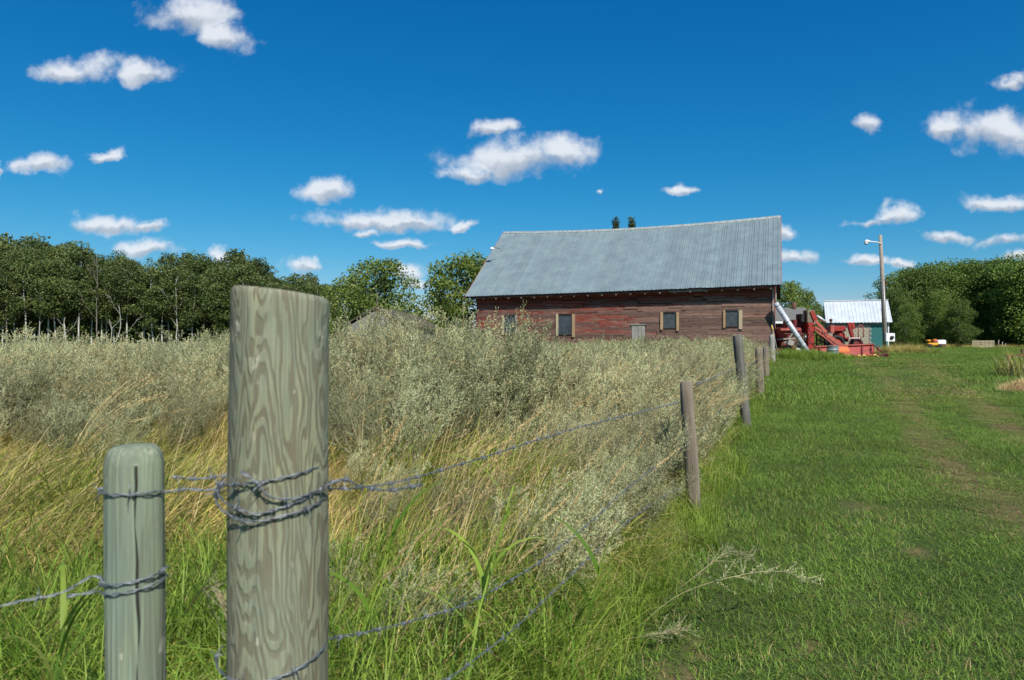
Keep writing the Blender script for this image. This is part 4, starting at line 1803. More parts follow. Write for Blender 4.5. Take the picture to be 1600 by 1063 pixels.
def plant_tree(name, meshes, x, y, s, rz, label, cat='tree', group=None, sz=None, tiltx=0):
    o = empty(name, (x, y, ground_z(x, y)), rz)
    o.scale = (s, s, sz or s)
    o.rotation_euler = (tiltx, 0, rz)
    tag(o, label, cat, group)
    link('trunk', meshes[0], o)
    if meshes[1]:
        link('crown', meshes[1], o)
    return o


print('trees')
ASP = [tree_meshes(40 + i, 9.4 + .5 * (i % 3), 3.5 + .7 * (i % 2), [3.4, 1.2, 2.6, .8, 3.8][i], .15, 10500, M_aspen, M_bark_white if i % 2 == 0 else M_bark_dead, clumps=85, trunk_r=.11, style='tall', clr=.58) for i in range(5)]
ASPB = [tree_meshes(50 + i, 9.6, 4.6, .6, .21, 8500, M_aspen, M_bark_dark, clumps=90, trunk_r=.13, style='tall', clr=.8) for i in range(3)]
BUSH = [tree_meshes(60 + i, 6.4, 6.4, .5, .17, 12000, M_bush, M_bark_dark, clumps=110, trunk_r=.16, style='round', clr=.75) for i in range(3)]
POP = [tree_meshes(70 + i, 10.5, 8.0, .4, .20, 24000, M_poplar, M_bark_dark, clumps=[70, 95, 80, 110][i], trunk_r=.24, style='round', clr=[1.45, 1.2, 1.35, 1.1][i]) for i in range(4)]
SPR = tree_meshes(80, 13.0, 3.6, .5, .2, 7000, M_spruce, M_bark_dark, clumps=110, trunk_r=.16, style='cone', clr=.45)


def dead_tree(seed, H, r=.07, nb_=16, kink=0.0):
    g_ = random.Random(seed)
    tb = MB()
    P_ = [Vector((0, 0, -.2))]
    for i in range(8):
        t = (i + 1) / 8
        P_.append(Vector((kink * math.sin(t * 2.2) + g_.gauss(0, .04), g_.gauss(0, .04), t * H)))
    tb.tube(P_, [r * 1.1] + [r * (1 - .8 * (i + 1) / 8) for i in range(8)], 6)
    for b_ in range(nb_):
        t = g_.uniform(.3, .98)
        j = min(7, int(t * 8))
        q = P_[j].lerp(P_[j + 1], t * 8 - j)
        a = g_.uniform(0, 6.28)
        L = g_.uniform(.6, 1.9) * (1.2 - t * .7)
        e = q + Vector((math.cos(a) * L * .8, math.sin(a) * L * .8, L * g_.uniform(.6, 1.5)))
        m_ = (q + e) / 2 + Vector((math.cos(a) * L * .1, 0, -.10 * L))
        r0 = r * .35
        tb.tube([q, m_, e], [r0, r0 * .7, r0 * .3], 4, caps=False)
        for c in range(5):
            a2 = a + g_.uniform(-.9, .9)
            q2 = m_.lerp(e, g_.random())
            tb.tube([q2, q2 + Vector((math.cos(a2), math.sin(a2), .7)) * L * .35], [r0 * .5, r0 * .15], 3, caps=False)
    return tb.mesh('trunk', M_bark_white if kink else M_bark_dead)


g = random.Random(22)
# left forest: height profile of the tree tops along the photo, (px, top y)
PROF = [(-200, 372), (0, 364), (20, 385), (60, 372), (125, 370), (150, 395), (200, 398), (250, 402), (280, 396), (320, 404), (350, 398), (375, 392), (400, 405), (430, 418), (480, 430), (510, 444), (560, 470)]


def prof_y(x):
    for (a, b_) in zip(PROF[:-1], PROF[1:]):
        if a[0] <= x <= b_[0]:
            return a[1] + (b_[1] - a[1]) * (x - a[0]) / (b_[0] - a[0])
    return 372 if x < 0 else 470


nt_ = 0
for rowi, (Zr, step_) in enumerate(((58, 30), (61, 27), (65, 24), (70, 24))):
    x = -70 + rowi * 9
    while x < 520:
        Z = Zr + g.uniform(-1.3, 1.3) + max(0, x) * .008
        xx = x + g.uniform(-7, 7)
        h = (531 - prof_y(xx)) / F * Z + EYE
        h *= g.uniform(.74, 1.0) if rowi > 0 else g.uniform(.5, .92)
        X = (xx - 800) / F * Z
        kind = g.randrange(5)
        if rowi < 2:
            ms = ASP[kind]
            Hm = 9.4 + .5 * (kind % 3)
            ms_label = 'white trunked' if kind % 2 == 0 else 'grey trunked'
            lab = f'{ms_label} aspen with dark green leaves in the forest edge at left'
            grp = 'aspens along the forest edge'
        else:
            ms = ASPB[g.randrange(3)]
            Hm = 9.6
            lab = 'dark leafy tree deep inside the forest at left, only its top showing'
            grp = 'trees deep in the left forest'
        s = h / Hm
        plant_tree('aspen_tree', ms, X, Z, s * .5 + .5 * max(s, .8), g.uniform(0, 6.28), lab, 'tree', grp, sz=s)
        nt_ += 1
        x += step_ * g.uniform(.85, 1.15)
# slender aspens in front: long pale trunks under narrow leafy tops
SLIM = [tree_meshes(130 + i, 9.6, 2.9, 4.6 - .5 * i, .15, 5200, M_aspen, M_bark_white, clumps=42, trunk_r=.085, style='tall', clr=.6, lean=.3 * (i - 1)) for i in range(4)]
x = -20
k_ = 0
while x < 500:
    Z = 56.8 + g.uniform(-.8, .8)
    h = ((531 - prof_y(x)) / F * Z + EYE) * g.uniform(.66, .95)
    plant_tree('aspen_tree', SLIM[g.randrange(4)], (x - 800) / F * Z, Z, .95, g.uniform(0, 6.28), 'slender aspen with a long bare whitish trunk before the left forest', 'tree', 'slender aspens before the left forest', sz=h / 9.6)
    x += g.uniform(9, 24)
print('aspens', nt_)
for i, (x, y0, Z, kink, lab) in enumerate([
        (152, 398, 55.5, 0, 'tall bare dead tree standing in front of the left forest'),
        (276, 432, 56, .05, 'white dead aspen trunk between green crowns, left of the corner post'),
        (100, 495, 55, .5, 'small leaning white trunk at the foot of the forest, left of the tall dead tree'),
        (185, 478, 54.5, 1.0, 'crooked white trunk bending right above the rust brown weeds'),
        (172, 500, 54.2, .7, 'short curved white trunk beside the longer crooked one'),
        (10, 430, 56, 0, 'spreading grey dead tree at the left edge of the photo'),
        (62, 458, 55.6, .1, 'thin pale dead trunk near the left edge of the photo'),
        (115, 440, 57, 0, 'grey dead branches poking out between two aspens')]):
    P_ = at(x, 0, Z)
    H = (531 - y0) / F * Z + EYE
    o = link('dead_tree', dead_tree(90 + i, H, .055 if kink == 0 else .05, 9 if kink == 0 else (7 if kink < .2 else 2), kink), loc=(P_.x - (kink * .8 if kink else 0), Z, ground_z(P_.x, Z)))
    tag(o, lab, 'tree')
# undergrowth of the forest
UG = [plant_mesh('undergrowth_clump', [(*leaflets(np.random.default_rng(5 + i).normal(size=(900, 3)) * np.array([.9, .9, .45]) + np.array([0, 0, .8]), np.random.default_rng(8 + i).normal(size=(900, 3)), .11 * np.ones(900), .09 * np.ones(900), np.random.default_rng(2), np.random.default_rng(3).random(900)), 0)], [M_poplar]) for i in range(2)]
pts = []
for k in range(420):
    Z = g.uniform(60, 76)
    X = g.uniform(-1000, -290) / F * Z
    s = g.uniform(.6, 1.9)
    pts.append((X, Z, ground_z(X, Z), 0, 0, g.uniform(0, 6), s * 1.2, s * 1.2, s, 0, k % 2))
for k in range(260):
    Z = g.uniform(97, 112)
    X = g.uniform(560, 1000) / F * Z
    s = g.uniform(1.0, 2.4)
    pts.append((X, Z, ground_z(X, Z), 0, 0, g.uniform(0, 6), s * 1.3, s * 1.3, s, 0, k % 2))
scatter('undergrowth', pts, UG, 'dark leafy undergrowth on the forest floor between the trunks', 'undergrowth')


def tree_at(name, meshes, Hm, px_, topy, Z, label, wfac=1.0, rz=0, group=None):
    h = (531 - topy) / F * Z + EYE - ground_z(0, Z) * .5
    X = (px_ - 800) / F * Z
    s = h / Hm
    return plant_tree(name, meshes, X, Z, s * wfac, rz, label, 'tree', group, sz=s)


tree_at('bushy_tree', BUSH[0], 6.3, 592, 418, 46, 'bushy green tree with an open crown right of the corner post, behind the old shed', 1.0, .5)
tree_at('bushy_tree', BUSH[2], 6.3, 548, 440, 50, 'lower bush on the left flank of the bushy tree behind the corner post', .9, 1.9)
tree_at('bushy_tree', BUSH[1], 6.3, 733, 410, 47, 'rounded bright green tree against the left gable of the barn', .98, 2.5)
tree_at('bushy_tree', BUSH[2], 6.3, 696, 462, 46, 'smaller green bush left of the rounded tree beside the barn', .55, .9)
tree_at('bushy_tree', BUSH[0], 6.3, 1232, 456, 66, 'green tree rising behind the grey roof right of the barn', .75, 1.2)
tree_at('bushy_tree', BUSH[1], 6.3, 1254, 466, 70, 'olive green treetop between the barn and the white roofed shed', .6, 4.0)
tree_at('bushy_tree', BUSH[2], 6.3, 1284, 488, 80, 'low dark bush just left of the white roofed shed', .8, 3.0)
tree_at('bushy_tree', BUSH[0], 6.3, 652, 497, 90, 'faint distant bush in the gap left of the barn', 1.2, 3.0)
tree_at('spruce_tree', SPR, 13, 962, 348, 75, 'dark spruce tip showing above the barn ridge, left of two', .6, 0)
tree_at('spruce_tree', SPR, 13, 987, 349, 78, 'dark spruce tip showing above the barn ridge, right of two', .6, 2)
# right hand trees
RT = [(1402, 456, 84, 'lower leafy tree just right of the light pole', .8), (1432, 424, 88, 'broad green tree behind the pole and its meter box', .95), (1462, 422, 90, 'leafy tree with pale clumps, second broad crown right of the pole', .95),
      (1500, 412, 92, 'tall dark green tree in the middle of the right hand trees', 1.0), (1532, 418, 90, 'dense dark tree behind the white pallets', .95),
      (1556, 412, 88, 'large rounded tree left of the tallest right hand tree', 1.0), (1590, 406, 84, 'tallest dark tree at the right edge of the photo', 1.1),
      (1500, 470, 80, 'low bright green bushy tree bulging forward onto the lawn', .82), (1462, 462, 84, 'low green tree filling the gap below the broad crowns', .8), (1416, 478, 80, 'dark bush at the left foot of the right hand trees', .82),
      (1572, 462, 84, 'shaded low tree beside the stakes at right', .8), (1640, 400, 80, 'dark tree cut off by the right edge of the photo', 1.1)]
for i, (x, ty, Z, lab, wf) in enumerate(RT):
    tree_at('poplar_tree' if wf > .7 else 'bushy_tree', POP[i % 4], 10.4, x, ty + 7, Z, lab, wf, i * 1.3, 'trees at the end of the lawn')
for i in range(14):
    tree_at('poplar_tree', POP[i % 4], 10.4, 1405 + i * 23, 440 - (i % 3) * 8, 99 + (i % 2) * 5, 'dark tree in the second row behind the right hand trees', 1.1, i * 2.1, 'second row of trees behind the lawn')
for i in range(16):
    x = 500 + i * 18 if i < 8 else 1205 + (i - 8) * 26
    tree_at('poplar_tree', POP[(i + 1) % 4], 10.4, x, 488 + (i * 7 % 9), 150 + i, 'low distant tree on the horizon behind the farmyard', 1.0, i * 2.1, 'distant trees on the horizon')

# ------------------------------------------------------------------ old shed in the weeds, left of the barn
def gable_building(name, label, cat, loc, rz, wx, wy, ze, zr, mwall, mroof, over=.2):
    o = empty(name, loc, rz)
    tag(o, label, cat)
    w_ = MB()
    poly = [(-wy / 2, -.1), (wy / 2, -.1), (wy / 2, ze), (0, zr), (-wy / 2, ze)]
    vs = [(-wx / 2, y_, z_) for y_, z_ in poly] + [(wx / 2, y_, z_) for y_, z_ in poly]
    fs = [(4, 3, 2, 1, 0), (5, 6, 7, 8, 9)] + [(i, (i + 1) % 5, (i + 1) % 5 + 5, i + 5) for i in range(5) if i not in (2, 3)]
    w_.add(vs, fs)
    wall = w_.build('wall', mwall, o)
    r_ = MB()
    sl_ = (zr - ze) / (wy / 2)
    for s in (-1, 1):
        ey = s * (wy / 2 + over)
        ez = ze - sl_ * over
        vs = [(-wx / 2 - over, ey, ez + .02), (wx / 2 + over, ey, ez + .02), (wx / 2 + over, 0, zr + .02), (-wx / 2 - over, 0, zr + .02)]
        vs += [(a, b_, c + .06) for a, b_, c in vs]
        r_.add(vs, [(0, 1, 2, 3), (7, 6, 5, 4), (0, 4, 5, 1), (1, 5, 6, 2), (2, 6, 7, 3), (3, 7, 4, 0)])
    roof_ = r_.build('roof', mroof, o)
    return o, wall, roof_


P_ = at(612, 0, 27)
os_, osw, osr = gable_building('old_shed', 'low grey shed with a sagging mossy roof half hidden by weeds', 'shed', (P_.x, 27.6, ground_z(P_.x, 27)), R(70), 3.0, 2.5, 1.85, 2.45, M_greyboard, M_mossroof, .15)
osr.rotation_euler = (0, R(3), 0)


# ------------------------------------------------------------------ grey shingled building behind the machine
P_ = at(1225, 0, 52)
gb, gbw, gbr = gable_building('garage', 'dark low garage with grey shingle roof and pale eave trim behind the barn corner', 'garage', (P_.x - 1.2, 54.2, ground_z(P_.x, 52)), R(-4), 6.4, 5.2, 2.35, 3.35, M_maroon, M_shingle, .35)
MB().box((0, -2.98, 2.20), (7.1, .04, .16)).build('fascia', M_white, gb)
MB().tube([(2.7, -.3, 2.9), (2.7, -.3, 3.85)], .16, 10).build('chimney', M_iron, gbr)
# rows of shingles proud of the roof deck, front slope
slope = math.atan2(1.0, 2.6)
for k in range(9):
    t = (k + .5) / 9
    y_ = -2.95 * (1 - t)
    z_ = 2.215 + (3.35 - 2.215) * t + .095
    MB().box((0, y_, z_), (7.1, .36, .014), rot=Matrix.Rotation(slope - .03, 3, 'X')).build('shingle_course', M_shingle, gbr)

# ------------------------------------------------------------------ white roofed shed
SX = at(1341, 0, 61)
WS = empty('white_roofed_shed', (SX.x, 61.0, ground_z(SX.x, 61)), R(-20))
WS.scale = (.97, 1, 1)
tag(WS, 'small shed with white ribbed metal roof and teal and beige shingled wall', 'shed')
wsz = WS.location.z
ze, zr = EYE + 28 / F * 61 - wsz, EYE + 61 / F * 63 - wsz
wl = MB()
wl.box((0, 2.0, (ze - .1) / 2), (5.0, 3.9, ze + .1))
wsw = wl.build('wall', M_mortar, WS)
gw = MB()
for sx in (-2.5, 2.46):
    vs = [(sx, .05, ze - .05), (sx, 3.95, ze - .05), (sx, 2.0, zr - .05), (sx + .04, .05, ze - .05), (sx + .04, 3.95, ze - .05), (sx + .04, 2.0, zr - .05)]
    gw.add(vs, [(0, 1, 2), (5, 4, 3), (0, 3, 4, 1), (1, 4, 5, 2), (2, 5, 3, 0)])
gw.build('gable', M_teal, WS)
UT = MB().box((0, 0, 0), (1, 1, 1)).mesh('shingle', M_teal)
UB = MB().box((0, 0, 0), (1, 1, 1)).mesh('shingle', M_beige)
g = random.Random(31)
for r_ in range(11):
    zc = .15 + r_ * .195
    if zc > ze - .12:
        break
    x = .98 + (.18 if r_ % 2 else 0)
    MB
    for c in range(5):
        w_ = .30
        if x + w_ > 2.46:
            w_ = 2.46 - x
        if w_ > .05:
            link('shingle', UT, wsw, (x + w_ / 2, .035 + g.uniform(-.004, .004), zc), (R(3), 0, 0), (w_ - .012, .03, .18))
        x += .30
    x = -2.45 + (.2 if r_ % 2 else 0)
    for c in range(9):
        w_ = min(.37, .93 - x)
        if w_ > .05:
            link('shingle', UB, wsw, (x + w_ / 2, .035 + g.uniform(-.004, .004), zc), (R(3), 0, 0), (w_ - .02, .03, .178))
        x += .37
MB().box((.955, .02, ze / 2), (.06, .07, ze)).build('trim_board', M_greytrim, WS)
MB().box((2.47, .015, ze / 2), (.09, .08, ze)).build('corner_board', M_white, WS)
wr = MB()
sl2 = (zr - ze) / 2.25
for s in (0, 1):
    y0_, y1_ = (-.25, 2.0) if s == 0 else (4.25, 2.0)
    vs = [(-2.72, y0_, ze - .03), (2.72, y0_, ze - .03), (2.72, y1_, zr - .03), (-2.72, y1_, zr - .03)]
    vs += [(a, b_, c - .04) for a, b_, c in vs]
    wr.add(vs, [(0, 1, 2, 3), (7, 6, 5, 4), (0, 4, 5, 1), (1, 5, 6, 2), (2, 6, 7, 3), (3, 7, 4, 0)])
wsr = wr.build('roof', M_white, WS)
for k in range(6):
    vs, fs = [], []
    pr = []
    for r_ in range(3):
        c0 = r_ / 3
        for off_, hz in ((0, 0), (.62, 0), (.68, .035), (.80, .035), (.86, 0)):
            pr.append((c0 + off_ / 3, hz))
    pr.append((1.0, .0))
    x0, x1 = -2.74 + k * 5.48 / 6, -2.74 + (k + 1) * 5.48 / 6
    lift = .004 + .003 * (k % 2)
    for (yy, zz) in ((-.29, ze - .05), (2.0, zr)):
        for (c, hz) in pr:
            vs.append((x0 + (x1 - x0) * c, yy, zz + hz + lift))
    m_ = len(pr)
    for i in range(m_ - 1):
        fs.append((i + 1, i, i + m_, i + m_ + 1))
    link('roof_sheet', mesh_np('roof_sheet', vs, fs, [M_tin_white]), wsr)
MB().bar((-2.75, 2.0, zr + .05), (2.75, 2.0, zr + .05), .2, .05).build('ridge_cap', M_white, wsr)
for k in range(3):
    MB().tube([(-.75 + k * 1.15, -.1, ze - .17), (-.75 + k * 1.15, -.1, ze - .05)], [.075, .06], 8).build('eave_light', M_white, WS)

# ------------------------------------------------------------------ light pole
PP = at(1384, 0, 48)
POLE = empty('light_pole', (PP.x, 48, ground_z(PP.x, 48)))
tag(POLE, 'tall leaning grey wooden pole with a curved yard light arm near its top', 'light pole')
pz = POLE.location.z
tz = EYE + (531 - 367) / F * 48 - pz
tx = (1376.5 - 1385) / F * 48
MB().tube([(.0, 0, -.3), (tx * .5, 0, tz * .5), (tx, 0, tz)], [.165, .14, .105], 12).build('pole', M_pole, POLE)
ax, az = tx * .93, EYE + (531 - 379) / F * 48 - pz
MB().tube([(ax, -.1, az - .10), (ax - .3, -.12, az + .02), (ax - .75, -.14, az + .06), (ax - .95, -.14, az + .04)], .035, 8).build('lamp_arm', M_white, POLE)
lh = MB().tube([(ax - 1.22, -.14, az + .03), (ax - 1.05, -.14, az + .09), (ax - .82, -.14, az + .06)], [.06, .12, .06], 10).build('lamp_head', M_white, POLE)
MB().tube([(ax - 1.1, -.14, az - .14), (ax - 1.1, -.14, az - .02)], [.11, .13], 12).build('lens', M_galv, lh)
for k, (zz) in enumerate((tz * .60, tz * .57)):
    MB().tube([(tx * .6 + .14, -.05, zz), (tx * .6 + .30, -.05, zz + .02)], .05, 8).build('insulator', M_iron, POLE)
MB().tube([(tx * .62 - .1, -.1, tz * .66), (tx * .62 - .35, -.12, tz * .64), (tx * .62 - .4, -.12, tz * .60), (tx * .62 - .2, -.12, tz * .58), (tx * .62 - .1, -.12, tz * .60)], .018, 6).build('cable_loop', M_black, POLE)
MB().tube([(.02, -.18, .5), (tx * .3, -.16, tz * .3), (tx * .62, -.14, tz * .6)], .02, 6).build('conduit', M_galv, POLE)
# meter box mounted on the pole
mb_ = empty('meter_box', at(1390, 527, 47.7))
tag(mb_, 'white electric meter box with a dark round meter at the foot of the light pole', 'meter box')
MB().box((0, 0, 0), (.62, .25, .58), bev=.02).build('cabinet', M_white, mb_)
mt_ = MB()
mt_.tube([(.08, -.12, 0), (.08, -.22, 0)], .12, 14)
mt_.build('meter', M_black, mb_)
MB().tube([(-.28, -.13, -.25), (-.28, -.13, -.9)], .05, 8).build('pipe', M_teal, mb_)

# ------------------------------------------------------------------ leaning galvanised tube (grain auger tube)
a_, b_ = at(1212, 473, 34.2), at(1268, 560, 33.6)
b_.z = ground_z(b_.x, 33.6) + .02
d = b_ - a_
AU = empty('auger_tube', a_)
tag(AU, 'long silver auger tube leaning from the barn corner down to the grass', 'auger')
MB().tube([(0, 0, 0), tuple(d)], .125, 16).build('tube', M_galv, AU)
for k in range(7):
    t = (k + .4) / 7
    p = d * t
    q = d.normalized()
    MB().tube([tuple(p - q * .025), tuple(p + q * .025)], .134, 16).build('band', M_galv if k % 2 else M_drum, AU)

# ------------------------------------------------------------------ the red combine
CB = empty('combine_harvester', (0, 0, 0))
tag(CB, 'faded red pull type combine with long header lying in the grass', 'combine')
Zc = 36.0


def cp(x, y, Z=None):
    return at(x, y, Z or Zc)


gz = ground_z(17, 36)
CB.location = (cp(1270, 0).x, Zc, gz)
off = CB.location.copy()


def lc(x, y, Z=None):
    return cp(x, y, Z) - off


def boxpx(name, mat, x0, x1, y0, y1, Z, depth, parent=CB, bev=.02):
    a, b__ = lc(x0, y0, Z), lc(x1, y1, Z)
    m_ = MB()
    m_.box(((a.x + b__.x) / 2, a.y + depth / 2, (a.z + b__.z) / 2), (abs(b__.x - a.x), depth, abs(a.z - b__.z)), bev=bev)
    return m_.build(name, mat, parent)


boxpx('grain_elevator', M_red, 1262.5, 1272.5, 504, 545, 36.0, .5)
boxpx('elevator_head', M_olive, 1261.5, 1273.5, 484, 504, 36.0, .55)
boxpx('body', M_maroon, 1229, 1262, 511, 545, 36.4, 1.7, bev=.06)  # body and hopper: maroon, with the shade they stand in put into the colour
boxpx('hopper', M_maroon, 1240, 1263, 499, 511, 36.5, 1.5, bev=.05)
boxpx('dark_hood', M_black, 1252, 1261, 490, 503, 36.2, .7)
boxpx('side_rail', M_red2, 1220, 1252, 513, 516, 36.2, .1, bev=.005)
# wheels and pulleys on the body side
def wheel(name, x, y, Z, r, w_, mat, hubm, parent=CB):
    c = lc(x, y, Z)
    m_ = MB()
    n_ = 20
    ring = [(r * .62, -w_ / 2), (r * .9, -w_ / 2), (r, -w_ / 4), (r, w_ / 4), (r * .9, w_ / 2), (r * .62, w_ / 2)]
    vs, fs = [], []
    for i in range(n_):
        a = 2 * math.pi * i / n_
        for (rr, yy) in ring:
            vs.append((c.x + rr * math.cos(a), c.y + yy, c.z + rr * math.sin(a)))
    k = len(ring)
    for i in range(n_):
        for j in range(k):
            fs.append((i * k + j, i * k + (j + 1) % k, ((i + 1) % n_) * k + (j + 1) % k, ((i + 1) % n_) * k + j))
    m_.add(vs, fs, True)
    o = m_.build(name, mat, parent)
    h_ = MB()
    h_.tube([(c.x, c.y - w_ * .3, c.z), (c.x, c.y + w_ * .3, c.z)], r * .63, 16)
    h_.tube([(c.x, c.y - w_ * .5, c.z), (c.x, c.y + w_ * .3, c.z)], r * .18, 10)
    h_.build('hub', hubm, o)
    return o


wheel('wheel', 1245, 551, 35.4, .52, .3, M_black, M_white)
wheel('pulley', 1259, 527, 36.15, .2, .08, M_iron, M_drum)
wheel('pulley', 1243, 533, 36.2, .42, .06, M_iron, M_iron)
wheel('pulley', 1228, 540, 36.2, .26, .06, M_iron, M_red)
belt = MB()
belt.bar(lc(1226, 521, 36.12), lc(1262, 521.5, 36.12), .03, .05)
belt.bar(lc(1232, 531, 36.12), lc(1256, 540, 36.12), .03, .05)
belt.bar(lc(1228, 545, 36.12), lc(1260, 548, 36.12), .05, .07)
belt.build('drive_belts', M_iron, CB)
# upper braces
br_ = MB()
br_.bar(lc(1272, 499), lc(1291, 519), .10, .14)
br_.build('lift_arm', M_red2, CB)
MB().tube([lc(1276, 493, 36.4), lc(1291, 503, 36.4)], .07, 8).build('unloading_spout', M_galv, CB)
MB().bar(lc(1268, 486), lc(1274, 500), .12, .2).build('elevator_chute', M_red, CB)
MB().bar(lc(1273, 511), lc(1288, 519), .08, .12).build('lower_brace', M_red2, CB)
# feeder house: slanted box widening to the header
fh = MB()
pl = [lc(1274, 514), lc(1288, 517), lc(1322, 540), lc(1306, 540)]
vs = [tuple(p) for p in pl] + [tuple(p + Vector((.15, .9, .12))) for p in pl]
fh.add(vs, [(0, 3, 2, 1), (4, 5, 6, 7), (0, 1, 5, 4), (1, 2, 6, 5), (2, 3, 7, 6), (3, 0, 4, 7)])
fh.build('feeder_house', M_red2, CB)
MB().bar(lc(1273, 515, 35.9), lc(1305, 540, 35.9), .04, .06).build('feeder_rail', M_red2, CB)
fr_ = MB()
for (x0, y0, x1, y1) in ((1288, 530, 1288, 541), (1295, 534, 1295, 541), (1276, 522, 1276, 541), (1276, 530, 1300, 541), (1276, 522, 1290, 530)):
    fr_.bar(lc(x0, y0, 36.5), lc(x1, y1, 36.5), .05, .05)
fr_.build('under_frame', M_maroon, CB)
# header trough
hd = MB()
A, B = lc(1273, 542, 35.6), lc(1364, 538, 35.6)
A2, B2 = lc(1290, 560, 35.2), lc(1364, 555, 35.2)
th = .05
# back sheet
for (p, q, r2, s2) in ((A, B, B2, A2),):
    vs = [tuple(p), tuple(q), tuple(r2), tuple(s2)] + [tuple(v + Vector((0, th, 0))) for v in (p, q, r2, s2)]
    hd.add(vs, [(0, 3, 2, 1), (4, 5, 6, 7), (0, 1, 5, 4), (1, 2, 6, 5), (2, 3, 7, 6), (3, 0, 4, 7)])
hd.build('header_back', M_red, CB)
hl = MB()
hl.bar(A + Vector((0, -.05, .02)), B + Vector((0, -.05, .02)), .14, .06)
hl.build('header_lip', M_red2, CB)
for x in (1281, 1347, 1361):
    MB().bar(lc(x, 541, 35.5), lc(x + 1, 556, 35.1), .06, .06).build('header_rib', M_maroon, CB)
for x in (1273, 1364):
    m_ = MB()
    p, q = lc(x, 539, 35.6), lc(x + (2 if x > 1300 else 14), 559, 34.6)
    m_.add([tuple(p), tuple(p + Vector((0, -.1, -.7))), tuple(q), tuple(q + Vector((0, .8, 0))), tuple(p + Vector((.05, 0, 0))), tuple(p + Vector((.05, -.1, -.7))), tuple(q + Vector((.05, 0, 0))), tuple(q + Vector((.05, .8, 0)))],
           [(0, 1, 2, 3), (7, 6, 5, 4), (0, 4, 5, 1), (1, 5, 6, 2), (2, 6, 7, 3), (3, 7, 4, 0)])
    m_.build('header_end', M_red, CB)
sh_ = MB()
pl = [lc(1306, 541, 35.0), lc(1325, 541, 35.0), lc(1328, 549, 34.8), lc(1309, 549, 34.8)]
vs = [tuple(p) for p in pl] + [tuple(p + Vector((0, .25, -.02))) for p in pl]
sh_.add(vs, [(0, 3, 2, 1), (4, 5, 6, 7), (0, 1, 5, 4), (1, 2, 6, 5), (2, 3, 7, 6), (3, 0, 4, 7)])
sh_.bar(pl[3] + Vector((0, 0, -.03)), pl[2] + Vector((0, 0, -.03)), .1, .08)
sh_.build('orange_shield', M_orange, CB)
MB().tube([lc(1308, 556.5, 34.8), lc(1370, 554.5, 34.8)], .055, 8).build('cutter_bar', M_iron, CB)
for k in range(7):
    x = 1316 + k * 8.3
    m_ = MB()
    c = lc(x, 556.5 - k * .3, 34.75)
    m_.box((c.x, c.y, c.z), (.16, .22, .09), bev=.02)
    m_.bar((c.x, c.y - .05, c.z), (c.x + .02, c.y - .38, c.z - .05), .05, .04)
    m_.build('guard', M_yellow if k % 3 != 2 else M_orange, CB)
rl = MB()
for (p, q) in (((1364, 538), (1386, 557)), ((1370, 545), (1388, 556)), ((1363, 552), (1388, 557)), ((1372, 540), (1374, 556))):
    rl.bar(lc(p[0], p[1], 35.2), lc(q[0], q[1], 34.8), .045, .05)
rl.build('divider_frame', M_maroon, CB)
wheel('divider_wheel', 1384, 556, 34.9, .17, .1, M_iron, M_iron)
wheel('divider_wheel', 1376, 557, 34.8, .13, .08, M_iron, M_iron)

hs = MB()
hs.tube([lc(1263, 512, 35.9), lc(1268, 520, 35.7), lc(1264, 532, 35.7), lc(1272, 541, 35.6)], .022, 6)
hs.tube([lc(1283, 517, 35.7), lc(1292, 528, 35.5), lc(1300, 533, 35.6), lc(1312, 541, 35.5)], .02, 6)
hs.build('hydraulic_hose', M_black, CB)
for k in range(6):
    c = lc(1264 + (k % 2) * 7, 508 + (k // 2) * 14, 35.98)
    MB().tube([tuple(c), tuple(c + Vector((0, -.03, 0)))], .03, 6).build('bolt', M_iron, CB)
for k in range(5):
    a__, b__ = lc(1281 + k * 7, 519 + k * 4.6, 35.88), lc(1288 + k * 6.4, 517.5 + k * 4.6, 35.88)
    MB().bar(a__, b__, .03, .05).build('feeder_rib', M_redtrim, CB)

# red swather behind
SW = empty('swather', (0, 0, 0))
tag(SW, 'smaller bright red swather with levers and deck parked behind the combine', 'swather')
SW.location = Vector((at(1320, 0, 42).x, 42, ground_z(20, 42)))
off = SW.location.copy()
boxpx('engine_hood', M_red, 1302, 1322, 509, 518, 42, .9, SW, .05)
boxpx('fuel_tank', M_red, 1309, 1322, 518, 529, 42.1, .8, SW, .12)
boxpx('side_panel', M_red2, 1298, 1304, 508, 520, 41.8, .3, SW)
boxpx('deck', M_red, 1320, 1346, 526.5, 529.5, 41.6, 1.2, SW)
boxpx('axle_beam', M_maroon, 1310, 1326, 529, 534, 41.9, .4, SW)
let = MB()
for k in range(9):
    c = lc(1327.5 + k * 1.9, 527.9, 41.58)
    let.box((c.x, c.y - .004, c.z), (.055, .008, .055 if k % 2 else .07))
let.build('faded_lettering', M_white, SW)
m_ = MB()
m_.bar(lc(1326, 504), lc(1332, 527), .16, .14)
m_.bar(lc(1331, 504), lc(1333, 514), .22, .14)
m_.build('control_column', M_red, SW)
MB().bar(lc(1324, 509, 41.8), lc(1329, 524, 41.8), .09, .05).build('grey_rod', M_galv, SW)
MB().tube([lc(1298, 506, 42), lc(1298, 500, 42)], .05, 8).build('exhaust', M_iron, SW)
MB().tube([lc(1296.5, 500, 42), lc(1300, 500, 42)], .09, 8).build('exhaust_cap', M_iron, SW)
m_ = MB()
for (x0, x1) in ((1330, 1326), (1336, 1341), (1343, 1348)):
    m_.bar(lc(x0, 529, 41.6), lc(x1, 538, 41.6), .05, .05)
m_.build('legs', M_maroon, SW)
MB().tube([lc(1341, 527, 41.6), lc(1341, 512, 41.6), lc(1343, 508, 41.6), lc(1347, 508, 41.6), lc(1349, 512, 41.6), lc(1349, 527, 41.6)], .028, 6).build('handrail', M_red2, SW)
